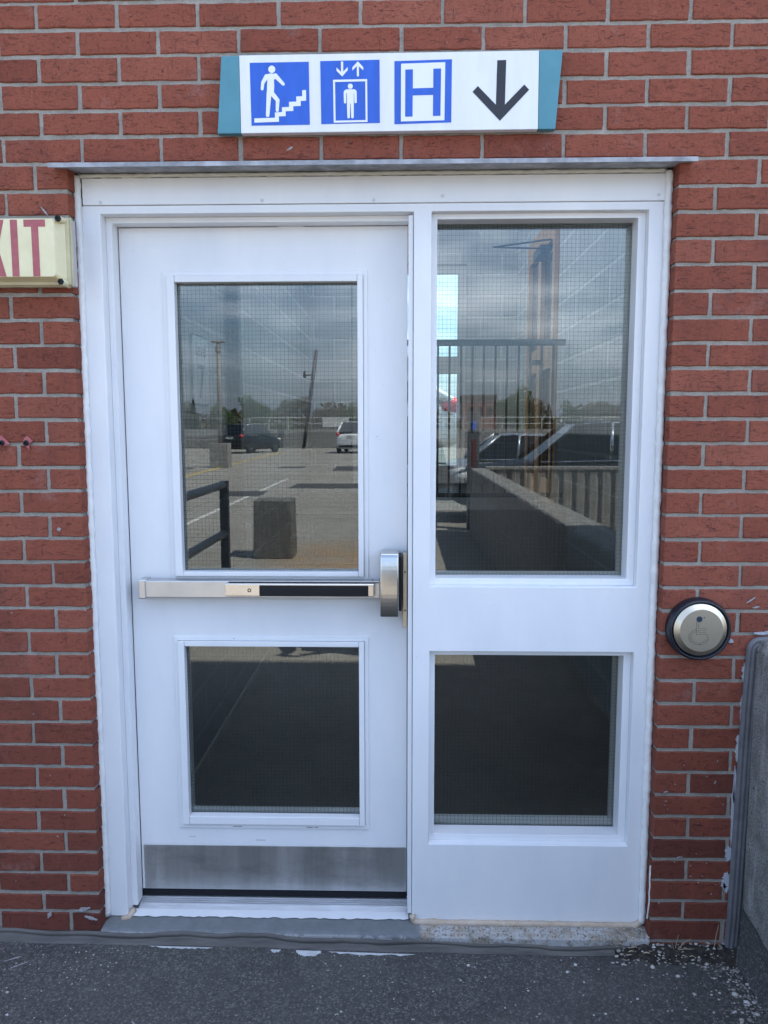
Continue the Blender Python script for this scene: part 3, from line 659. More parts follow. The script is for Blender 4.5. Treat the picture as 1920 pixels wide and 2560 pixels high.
# ------------------------------------------------------------------ EXIT sign (runs out of the frame on the left)
ex = thing('exit_sign', 'cream plastic box sign with faded red EXIT letters left of the door', 'sign', (-.2,0,1.93))
EX0, EX1 = -.362, -.0290
def X(mb, name, m, **k): return world_child(mb.build(name, m, None, **k), ex)
q = MB(); q.box(EX0+.002,EX1-.001,-.022,-.001,1.929,2.104); X(q, 'back_box', mat('grey_plastic', (.42,.42,.43), .5, var=.12, vscale=20), bevel=.003)
q = MB(); q.box(EX0,EX1,-.034,-.0225,1.9265,2.1065); q.box(EX0+.003,EX1-.003,-.044,-.034,1.929,2.104); X(q, 'cover_rim', M_RIM, bevel=.003, seg=3)
q = MB()
o_ = (EX0+.012,1.9375,EX1-.0125,2.0985); i_ = (EX0+.030,1.9455,EX1-.0300,2.0930)
vs = []
def rrect(r, y, rad, n=4):
    x0,z0,x1,z1 = r; p = []
    for cx_,cz_,a0 in ((x1-rad,z0+rad,-90),(x1-rad,z1-rad,0),(x0+rad,z1-rad,90),(x0+rad,z0+rad,180)):
        for k in range(n+1): t_ = R(a0+90*k/n); p.append((cx_+rad*math.cos(t_),y,cz_+rad*math.sin(t_)))
    return p
A1 = rrect(o_, -.0442, .010); A2 = rrect((i_[0]-.003,i_[1]-.001,i_[2]+.003,i_[3]+.001), -.070, .010); A3 = rrect(i_, -.0745, .009); nn = len(A1)
q.add(A1+A2+A3, [(k,(k+1)%nn,(k+1)%nn+nn,k+nn) for k in range(nn)]+[(k+nn,(k+1)%nn+nn,(k+1)%nn+2*nn,k+2*nn) for k in range(nn)]+[list(range(2*nn,3*nn))])
X(q, 'cover', M_CREAM, bevel=.001)
q = MB()
ly = -.0753; lz0, lz1 = 1.9465, 2.0915
def let(p): q.prism(p, ly, -.0743)
let([(-.1375,lz1),(-.0805,lz1),(-.0805,lz1-.018),(-.0995,lz1-.018),(-.0995,lz0),(-.118,lz0),(-.118,lz1-.018),(-.1375,lz1-.018)])
let([(-.1735,lz0),(-.1550,lz0),(-.1550,lz1),(-.1735,lz1)])
let([(-.2500,lz1),(-.2290,lz1),(-.2200,2.039),(-.2110,lz1),(-.1905,lz1),(-.2085,2.020),(-.1900,lz0),(-.2110,lz0),(-.2200,2.000),(-.2290,lz0),(-.2505,lz0),(-.2315,2.020)])
let([(-.3120,lz0),(-.2640,lz0),(-.2640,lz0+.018),(-.2930,lz0+.018),(-.2930,2.011),(-.2680,2.011),(-.2680,2.028),(-.2930,2.028),(-.2930,lz1-.018),(-.2640,lz1-.018),(-.2640,lz1),(-.3120,lz1)])
X(q, 'lettering', M_RED)
for x in (-.0470,EX0+.017):
    for z in (2.0945,1.9330):
        q = MB(); q.tube([(x,-.071,z),(x,-.02,z)], .0085, 14); po = X(q, 'corner_post', M_CREAM, smooth=False)
        q = MB(); q.lathe([(.0086,.0005),(.0086,-.003),(.0070,-.0045),(.0036,-.0045),(.0030,-.0015)], (x,-.071,z), n=6 if z < 2 else 8); sub(q, 'bolt', M_BLACK, po)

# ------------------------------------------------------------------ push button
pb = thing('door_push_button', 'round steel wheelchair push button in a black housing on the brick', 'push button', (1.688,0,.985))
def Bt(mb, name, m, **k): return world_child(mb.build(name, m, None, **k), pb)
q = MB(); q.lathe([(.0885,-.001),(.0885,-.008),(.0860,-.026),(.0825,-.032),(.0790,-.033),(.0770,-.028),(.074,-.024)], (1.688,0,.985), n=64); Bt(q, 'housing', mat('navy_black_plastic', (.010,.012,.020), .38), smooth=True)
q = MB(); cc = (1.6855,0,.9880)
q.lathe([(.0725,-.026),(.0735,-.031),(.0730,-.034),(.0605,-.0430),(.0590,-.0438),(.03,-.0440),(.004,-.0441)], cc, n=72); dsc = Bt(q, 'disc', M_DISC)
q = MB()
HX = lambda x,y: (1.6855+(x-632)/5.925*.00109, .9880-(y-552)/5.925*.00109)
def line2(pts, w):
    for (a,b_) in zip(pts[:-1],pts[1:]):
        (ax,az),(bx,bz) = HX(*a),HX(*b_); d = Vector((bx-ax,0,bz-az)).normalized(); nn_ = Vector((-d.z,0,d.x))*w
        q.prism([(ax+nn_.x,az+nn_.z),(ax-nn_.x,az-nn_.z),(bx-nn_.x,bz-nn_.z),(bx+nn_.x,bz+nn_.z)], -.04465, -.0436)
line2([(552,400),(554,610),(715,607),(735,700)], .0005); line2([(585,420),(585,515),(705,512)], .0005); line2([(585,545),(585,580),(700,580)], .0005); line2([(585,545),(705,545)], .0005)
line2([(545,515)]+[(592+150*math.cos(t_)*.98, 650+118*math.sin(t_)) for t_ in [R(250-14*i) for i in range(18)]], .0006)
line2([(560,548)]+[(592+118*math.cos(t_), 650+92*math.sin(t_)) for t_ in [R(248-14*i) for i in range(17)]], .0005)
sub(q, 'engraving', mat('engraved_line', (.20,.18,.15), .5, .8), dsc)
q = MB(); X0,Z0 = HX(592,375); q.lathe([(.0082,.001),(.0082,-.0006)], (X0,-.0442,Z0), n=24)
sub(q, 'symbol_head', mat('engraved_blue', (.02,.032,.065), .4), dsc)
for px_,py_ in ((662,350),(615,766)): X0,Z0 = HX(px_,py_); q = MB(); q.lathe([(.0016,.001),(.0016,-.0005)], (X0,-.0443,Z0), n=10); sub(q, 'screw_hole', M_BLACK, dsc)

# ------------------------------------------------------------------ scraps of red plastic still screwed to the brick
def scrap(pts, c, label):
    t_ = thing('plastic_scrap', label, 'plastic scrap', (c[0],0,c[1]), 0, 'scraps of red plastic screwed to the brick')
    q = MB(); q.prism(pts, -.0055, -.003); world_child(q.build('scrap', M_RED, None), t_)
    q = MB(); q.lathe([(.0078,-.003),(.0078,-.008),(.0050,-.010),(.0035,-.010),(.003,-.006)], (c[0],0,c[1]), n=16); world_child(q.build('screw', M_BLACK, None), t_)
scrap([(-.207,1.500),(-.1995,1.499),(-.186,1.486),(-.187,1.503),(-.1765,1.512),(-.1915,1.526),(-.2000,1.521)], (-.195,1.506), 'small torn red plastic scrap held by a black screw on the brick')
scrap([(-.290,1.520),(-.264,1.527),(-.240,1.503),(-.262,1.497),(-.288,1.495)], (-.2640,1.506), 'larger pointed red plastic scrap cut off at the left edge of the photo')
q = MB(); q.prism([(-.42,-.03),(-.34,-.035),(-.325,-.018),(-.345,0.0),(-.42,.004)], 0, .002)
rc = MB(); n_ = len(q.v)//2; rc.v = [(x,z-.035,.019+y) for x,y,z in q.v]; rc.f = q.f; rc.a = q.a
tag(rc.build('plastic_chip', M_RED), 'flat red plastic chip lying on the asphalt at the left wall foot', 'plastic chip', kind='thing')

# ------------------------------------------------------------------ concrete parapet at right, its sealant and base coating
cw = thing('concrete_wall', 'low grey concrete wall running out from the brick at the right edge', 'wall', (1.95,-4.5,0))
def Cw(mb, name, m, **k): return world_child(mb.build(name, m, None, **k), cw)
q = MB(); XA, XB, ZW = 1.853, 2.075, .958; prof = []
for i in range(6): a = R(180-90*i/5); prof.append((XA+.03+.03*math.cos(a), ZW-.03+.03*math.sin(a)))
prof += [(XB,ZW),(XB,-.05),(XA,-.05)]
NS = 60
for s_ in range(NS+1):
    y = -.004-8.9*s_/NS
    for (x,z) in prof: q.v.append((x+rng.uniform(-.0015,.0015), y, z+rng.uniform(-.002,.002)))
npf = len(prof)
for s_ in range(NS):
    for k in range(npf): q.f.append((s_*npf+k,s_*npf+(k+1)%npf,(s_+1)*npf+(k+1)%npf,(s_+1)*npf+k)); q.a.append(0)
q.f += [list(range(npf)), list(range(NS*npf+npf-1,NS*npf-1,-1))]; q.a += [0,0]
Cw(q, 'wall_body', M_CONC, smooth=False)
q = MB(); N2 = 60
for i in range(N2+1):
    y = -.006-3.*(i/N2)**1.6; h = .160-.02*min(1,-y/.4)+rng.uniform(-.005,.005)+.015*math.sin(y*9)
    q.v += [(XA-.0045,y,h),(XA-.007,y,.045),(XA-.03,y,.004)]
for i in range(N2):
    for k in range(2): q.f.append((i*3+k,i*3+k+1,i*3+k+4,i*3+k+3)); q.a.append(0)
Cw(q, 'base_coating', M_ASPH, smooth=True)
q = MB()
path = [(1.806,.02),(1.811,.12),(1.8165,.45),(1.8215,.75),(1.8270,.905)]+[(1.8270+.04+.04*math.cos(R(180-15*i)),.921+.04*math.sin(R(180-15*i))) for i in range(1,7)]+[(2.09,.961)]
prs = [(0,-.0045),(.003,-.013),(.010,-.016),(.0125,-.012),(.015,-.016),(.023,-.017),(.0255,-.012),(.028,-.016),(.0355,-.014),(.038,-.003)]
for i,(x,z) in enumerate(path):
    a,b_ = Vector(path[max(i-1,0)]), Vector(path[min(i+1,len(path)-1)]); d = (b_-a).normalized(); nn_ = Vector((d.y,-d.x))
    for (t_,y) in prs: q.v.append((x+nn_.x*t_+rng.uniform(-.0004,.0004), y, z+nn_.y*t_))
m_ = len(prs)
for i in range(len(path)-1):
    for k in range(m_-1): q.f.append((i*m_+k,i*m_+k+1,(i+1)*m_+k+1,(i+1)*m_+k)); q.a.append(0)
Cw(q, 'joint_sealant', M_SEAL, smooth=True)
q = MB(); rr = random.Random(5)
def foam(x, z, w, h, seed):
    r2 = random.Random(seed); n = 30; pts = [(x+.003+w*math.cos(2*math.pi*k/n)*r2.uniform(.35,1.15), z+h*math.sin(2*math.pi*k/n)*r2.uniform(.6,1.15)) for k in range(n)]
    q = MB(); q.prism(pts, -.004, .004); Cw(q, 'foam_patch', M_FOAM)
for x,z,w,h in ((1.8255,.865,.009,.022),(1.823,.845,.006,.015),(1.8215,.74,.004,.05),(1.8155,.62,.005,.03),(1.815,.66,.006,.012),(1.811,.43,.005,.10),(1.808,.315,.013,.025),(1.8035,.225,.014,.03),(1.796,.215,.008,.010),(1.865,.970,.020,.004),(1.885,.973,.012,.005),(1.782,.948,.008,.007),(1.8125,.52,.004,.06)): foam(x,z,w,h,int(x*1e4+z*1e3))

# ------------------------------------------------------------------ rubber joint band along the wall foot
q = MB(); n = 110; rr = random.Random(3); x0, x1 = -1.9, 1.845; nz_ = 0.
wv = [0]*(n+1)
for i in range(n+1): wv[i] = .0040*math.sin(i*.31)+.003*math.sin(i*.83+1)+rr.uniform(-.0012,.0012)
for i in range(n+1):
    x = x0+(x1-x0)*i/n; zb = gz(x,-.01); hgt = .037 if x < .9 else .029
    for (y,z) in ((-.0035,hgt-.006+wv[i]*.8),(-.0095,hgt-.005+wv[i]*.8),(-.0115,hgt*.58+wv[i]),(-.0098,hgt*.53+wv[i]),(-.0125,hgt*.47+wv[i]),(-.0155,.010+wv[i]*.5),(-.021,.0015)):
        q.v.append((x, y+wv[i]*.35, z+zb*.9))
for i in range(n):
    for k in range(6): q.f.append((i*7+k,i*7+k+1,(i+1)*7+k+1,(i+1)*7+k)); q.a.append(0)
tag(q.build('rubber_joint_band', M_BAND, smooth=True), 'dark grey rubbery joint strip along the foot of the wall and doorstep', 'joint strip', kind='thing')
q = MB(); r2 = random.Random(12)                     # white paint left on the pavement under the band
for (xa,xb,ya,yb) in ((.545,.62,-.052,-.028),(.47,.50,-.040,-.028),(.64,.90,-.038,-.029),(.10,.30,-.034,-.028)):
    n = 22; pts = [(xa+(xb-xa)*k/n, yb) for k in range(n+1)]+[(xb-(xb-xa)*k/n, ya+(yb-ya)*(.75*(abs(2*k/n-1))**2.5)+r2.uniform(-.004,.004)) for k in range(1,n)]
    q.add([(x,y,gz(x,y)+.0018) for x,y in pts],[list(range(len(pts)))])
tag(q.build('pavement_paint_patches', mat('old_white_paint', (.50,.51,.52), .8, var=.2, vscale=30)), kind='structure')

# gravel, chips and litter: nobody could count it
gv = MB(); gw = MB(); r3 = random.Random(21)
def peb(mb, x, y, r, z=None): mb.blob((x,y,(gz(x,y) if z is None else z)+r*.35), r, (1,r3.uniform(.55,1.),r3.uniform(.4,.6)), r3.randint(0,99999), .28)
for i in range(420):
    t_ = r3.random(); x = 1.845-abs(r3.gauss(0,.055))-t_*.03; y = -.03-abs(r3.gauss(0,.19)); peb(gv if r3.random() < .65 else gw, min(x,1.835), y, r3.uniform(.0012,.0048)*(1.5 if r3.random() < .12 else 1))
for i in range(120): peb(gv if r3.random() < .6 else gw, r3.uniform(1.5,1.83), -.012-abs(r3.gauss(0,.016)), r3.uniform(.0012,.0045))
for i in range(150): peb(gw, r3.uniform(.6,1.8), -.03-abs(r3.gauss(0,.22)), r3.uniform(.0010,.0034))
for i in range(110): peb(gw, r3.uniform(-.45,.05), -.03-abs(r3.gauss(0,.16)), r3.uniform(.0010,.0030))
for i in range(130): peb(gw, r3.uniform(-.7,1.8), r3.uniform(-1.,-.03), r3.uniform(.0007,.0016))
for i in range(170): peb(gv, r3.uniform(-.42,-.05), -.004-abs(r3.gauss(0,.007)), r3.uniform(.0012,.0032)); 
for i in range(170):
    x = min(1.835,max(1.46,r3.choice((1.53,1.60,1.66,1.72,1.78,1.81))+r3.gauss(0,.028))); y = -.005-r3.random()*.045; peb(gw if r3.random() < .35 else gv, x, y, r3.uniform(.001,.0042)*(1.6 if r3.random() < .1 else 1), max(.001,.030-(-y-.012)*.8))
for i in range(230):
    x = 1.59-abs(r3.gauss(0,.28)); y = .045-r3.random()**1.5*.05
    if x > .95: peb(gv if r3.random() < .7 else gw, x, y, r3.uniform(.0009,.003), .0545 if y > .02 else .047)
for x,y,r in ((1.58,-.065,.0085),(1.64,-.10,.006),(1.66,-.17,.006),(1.50,-.19,.004),(1.74,-.05,.008),(1.77,-.17,.009),(1.79,-.20,.010),(1.80,-.24,.008),(1.75,-.26,.007),(1.81,-.30,.007),(-.34,-.16,.007),(-.37,-.12,.005),(-.36,-.14,.005),(-.22,-.22,.005),(-.18,-.30,.005),(1.05,-.07,.006),(1.36,-.06,.005),(1.33,-.09,.005)): peb(gw, x, y, r)
for i in range(46):                                  # dead leaf scraps and peeled paint flakes lying about
    x = r3.uniform(1.47,1.835); y = -.008-r3.random()**1.3*.06; z = max(.0015,.031-(-y-.012)*.8)+.002; r = r3.uniform(.003,.010); n = 7; a0 = r3.uniform(0,6)
    (gw if r3.random() < .45 else gv).add([(x+r*r3.uniform(.5,1.1)*math.cos(a0+2*math.pi*k/n), y+r*.6*r3.uniform(.5,1.1)*math.sin(a0+2*math.pi*k/n), z+r*r3.uniform(0,.35)) for k in range(n)],[list(range(n))],.5)
tag(gv.build('gravel', M_PEB), kind='stuff'); tag(gw.build('paint_chip_litter', M_PEBW), kind='stuff')
q = MB(); n = 40
for i in range(n+1):
    x = 1.43+.405*i/n; fd = min(1.,max(.06,(x-1.43)/.16)); 
    q.v += [(x,-.003,(.030+r3.uniform(-.004,.005))*fd+.012*(1-fd)),(x,-.008-(.008+r3.uniform(0,.006))*fd,(.028+r3.uniform(-.005,.005))*fd+.010*(1-fd)),(x,-.010-(.026+.010*math.sin(i*.9)+r3.uniform(0,.016)+.02*max(0,(i-26)/14))*fd,.0015)]
for i in range(n):
    for k in range(2): q.f.append((i*3+k,i*3+k+1,i*3+k+4,i*3+k+3)); q.a.append(0)
tag(q.build('leaf_litter', M_SOIL, smooth=True), kind='stuff')
q = MB()
for (x,y,dx_,dz_) in ((1.665,-.02,.035,.045),(1.66,-.018,.004,.055),(1.775,-.012,.006,.085),(1.66,-.02,.05,.012),(1.655,-.02,-.01,.03)):
    q.tube([(x,y,.024),(x+dx_*.5,y-.006,.024+dz_*.6),(x+dx_,y-.012,.024+dz_)], [.0012,.0010,.0005], 5)
for i in range(12):
    x = r3.uniform(1.52,1.82); y = -.012-r3.random()*.03; a = r3.uniform(0,3.1); L = r3.uniform(.006,.02); z = .030-(-y-.012)*.6
    q.tube([(x,y,z+.003),(x+L*math.cos(a)*.5,y-.002,z+.006),(x+L*math.cos(a),y-.004+L*.3*math.sin(a),z+.003)], r3.uniform(.0006,.002), 4)
tag(q.build('dry_grass', M_STRAW), kind='stuff')
q = MB()
for x,y,L,a in ((.175,-.33,.05,-.7),(-.27,-.09,.05,.5),(-.24,-.115,.045,.6)):
    n = 8; pts = []
    for i in range(n+1): u = i/n-.5; pts.append((x+u*L*math.cos(a), y+u*L*math.sin(a), .003*(1-abs(u))*r3.uniform(.5,1.3)))
    top = [(p[0]-p[2]*math.sin(a),p[1]+p[2]*math.cos(a)) for p in pts]; bot = [(p[0]+p[2]*math.sin(a),p[1]-p[2]*math.cos(a)) for p in pts[::-1]]
    q.add([(p[0],p[1],gz(*p)+.0014) for p in top+bot],[list(range(len(top+bot)))])
tag(q.build('scrape_markings', M_SMEAR), kind='structure')

# ------------------------------------------------------------------ stairwell seen through the glass
IX0, IX1, IY0, IY1, IH, LZ, LY = -.035, 1.95, .20, 5.4, 4.2, 1.0, 3.0
q = MB(); q.box(IX0-.2,IX1+.2,IY0+.003,IY1+.2,-.019,.045); tag(q.build('stairwell_floor', M_FLOOR), kind='structure')
q = MB(); q.box(.72,IX1+.2,IY0+.003,IY1+.2,IH,IH+.15); q.box(IX0-.2,.72,IY0+.003,.7,IH,IH+.15); q.box(IX0-.2,.72,5.3,IY1+.2,IH,IH+.15); tag(q.build('stairwell_ceiling', M_CEIL), kind='structure')  # open roof slot at left added out of view, its sun brightens the stairwell
def wall_thing(label, boxes):
    q = MB()
    for b_ in boxes: q.box(*b_)
    return tag(q.build('block_wall', M_BLOCK), label, 'wall', 'painted block walls of the stairwell', 'thing')
wall_thing('painted block wall carrying the level sign inside, left of the door glass', [(IX0-.2,IX0,IY0+.003,1.0,.045,IH-.003),(IX0-.2,IX0,1.0,IY1,.045,IH-.003)])
wall_thing('painted block wall with the brown framed inner door, behind the sidelight', [(IX1,IX1+.2,IY0+.003,3.4,.045,IH-.003),(IX1,IX1+.2,4.6,IY1,.045,IH-.003),(IX1,IX1+.2,3.4,4.6,.045,LZ),(IX1,IX1+.2,3.4,4.6,3.06,IH-.003)])
wall_thing('painted block wall at the back of the stairwell around the bright far door', [(IX0,.36,IY1,IY1+.2,.045,IH-.003),(1.47,IX1,IY1,IY1+.2,.045,IH-.003),(.36,1.47,IY1,IY1+.2,3.10,IH-.003),(.36,1.47,IY1,IY1+.2,.045,LZ)])
q = MB(); q.box(.62,IX1,LY,IY1,.0455,LZ); q.box(IX0,.62,4.75,IY1,.0455,LZ)
ln = tag(q.build('stair_landing', M_FLOOR), 'raised concrete landing and steps inside behind the guardrail', 'landing', kind='thing')
q = MB()
for i in range(6): q.box(IX0,.6195,LY+.29*i,4.749,.046+i*.159,.046+(i+1)*.159)
world_child(q.build('steps', M_FLOOR, None), ln)
gd = thing('guardrail', 'dark metal guardrail with thin upright bars on the inside landing', 'railing', (1.3,LY,LZ))
q = MB(); q.box(.62,IX1-.02,LY+.02,LY+.06,2.085,2.125); world_child(q.build('rail', M_DKMETAL, None), gd); q = MB(); q.box(.62,IX1-.02,LY+.025,LY+.055,LZ+.08,LZ+.11); world_child(q.build('rail', M_DKMETAL, None), gd)
x = .63
while x < IX1-.03:
    q = MB(); q.box(x,x+.014,LY+.033,LY+.047,LZ+.111,2.0845); world_child(q.build('baluster', M_DKMETAL, None), gd); x += .076
fd = thing('far_door', 'pale framed glass door with a mid rail at the back of the stairwell', 'door', (.915,IY1,LZ))
q = MB(); q.ring((.362,LZ+.002,1.468,3.098),(.44,LZ+.18,1.39,3.02),IY1+.05,IY1+.12); q.box(.44,1.39,IY1+.055,IY1+.115,2.07,2.235); world_child(q.build('frame_rails', M_WHITE, None), fd)
q = MB(); q.box(.44,1.39,IY1+.08,IY1+.086,LZ+.18,3.02); world_child(q.build('pane', M_GLASS, None), fd)
bd = thing('inner_door', 'brown framed glazed door in the inside right wall, seen through the sidelight', 'door', (IX1,4.0,LZ))
def Bd(mb, name, m): return world_child(mb.build(name, m, None), bd)
q = MB(); q.box(IX1-.03,IX1+.1,3.402,3.50,LZ,3.055); q.box(IX1-.03,IX1+.1,4.50,4.598,LZ,3.055); q.box(IX1-.03,IX1+.1,3.50,4.50,2.88,3.055); q.box(IX1-.03,IX1+.1,3.50,4.50,LZ,1.16); q.box(IX1-.032,IX1+.08,3.50,4.50,1.98,2.16); q.box(IX1-.033,IX1+.08,3.93,4.07,1.16,2.88); Bd(q, 'frame_body', M_WOOD)
q = MB(); q.box(IX1+.0,IX1+.02,3.50,3.93,1.16,2.88); q.box(IX1+.0,IX1+.02,4.07,4.50,1.16,2.88); Bd(q, 'pane', M_DKGLASS)
q = MB(); q.box(IX1-.09,IX1-.034,3.85,3.91,2.03,2.06); q.box(IX1-.09,IX1-.07,3.78,3.91,2.03,2.05); Bd(q, 'handle', M_DKMETAL)
q = MB(); q.box(IX1-.10,IX1-.035,3.6,3.9,2.80,2.86); q.tube([(IX1-.07,3.6,2.83),(IX1-.45,3.5,2.82),(IX1-.05,3.45,2.86)],.007,6); Bd(q, 'closer_arm', M_DKMETAL)
lv = thing('level_sign', 'rounded wall sign reading Level 7 on the inside left block wall', 'sign', (IX0,1.27,1.8))
q = MB(); p = rrect((1.125,1.645,1.405,1.950), 0, .03, 5); n = len(p)
q.add([(IX0+.004,x_,z_) for x_,_,z_ in p]+[(IX0+.0005,x_,z_) for x_,_,z_ in p],[list(range(n))]+[(k,(k+1)%n,(k+1)%n+n,k+n) for k in range(n)]); world_child(q.build('sign_border', mat('sign_border', (.10,.11,.13), .5), None), lv)
q = MB(); p = rrect((1.133,1.653,1.397,1.942), 0, .026, 5)
q.add([(IX0+.006,x_,z_) for x_,_,z_ in p],[list(range(n))]); world_child(q.build('sign_face', mat('sign_face', (.58,.60,.64), .4), None), lv)
for txt,z_,s_ in (('Level',1.86,.085),('7',1.675,.22)):
    cu = bpy.data.curves.new('lettering','FONT'); cu.body = txt; cu.size = s_; cu.align_x = 'CENTER'; cu.materials.append(mat('letter_navy', (.03,.035,.05), .5))
    tmp = bpy.data.objects.new('lettering', cu); COL.objects.link(tmp); me_ = bpy.data.meshes.new_from_object(tmp.evaluated_get(bpy.context.evaluated_depsgraph_get())); bpy.data.objects.remove(tmp); t_ = bpy.data.objects.new('lettering', me_); COL.objects.link(t_); t_.parent = lv
    t_.location = (.009, -.005, z_-1.8); t_.rotation_euler = (R(90),0,R(90))
q = MB(); q.box(IX0+.001,IX0+.07,1.78,1.85,.9,3.9); tag(q.build('wall_conduit', M_DKMETAL, bevel=.004), 'black upright conduit on the inside left block wall', 'conduit', kind='thing')
wb = thing('switch_box', 'small rounded grey box on a hanging white cord inside, below the conduit', 'switch box', (IX0,1.98,.93))
q = MB(); p = rrect((1.90,.845,2.06,1.035), 0, .04, 5); n = len(p)
q.add([(IX0+.06,x_,z_) for x_,_,z_ in p]+[(IX0+.001,x_,z_) for x_,_,z_ in p],[list(range(n))]+[(k,(k+1)%n,(k+1)%n+n,k+n) for k in range(n)]); world_child(q.build('box', mat('box_grey', (.22,.19,.17), .6), None, bevel=.006), wb)
q = MB(); q.tube([(IX0+.03,1.86,1.55),(IX0+.03,1.87,1.3),(IX0+.03,1.92,1.1),(IX0+.03,1.97,1.03)], .006, 6); world_child(q.build('cord', M_CAULK, None, smooth=True), wb)
q = MB(); q.box(IX0+.0005,IX0+.012,IY0+.005,LY,.0455,.085); tag(q.build('skirting_board', mat('skirting_grey', (.22,.215,.20), .6)), kind='structure')
# upper deck outside the far door
q = MB(); q.box(-12,14,IY1+.203,40,-.019,LZ-.02); tag(q.build('upper_deck', M_SHADOW_DECK), kind='structure')

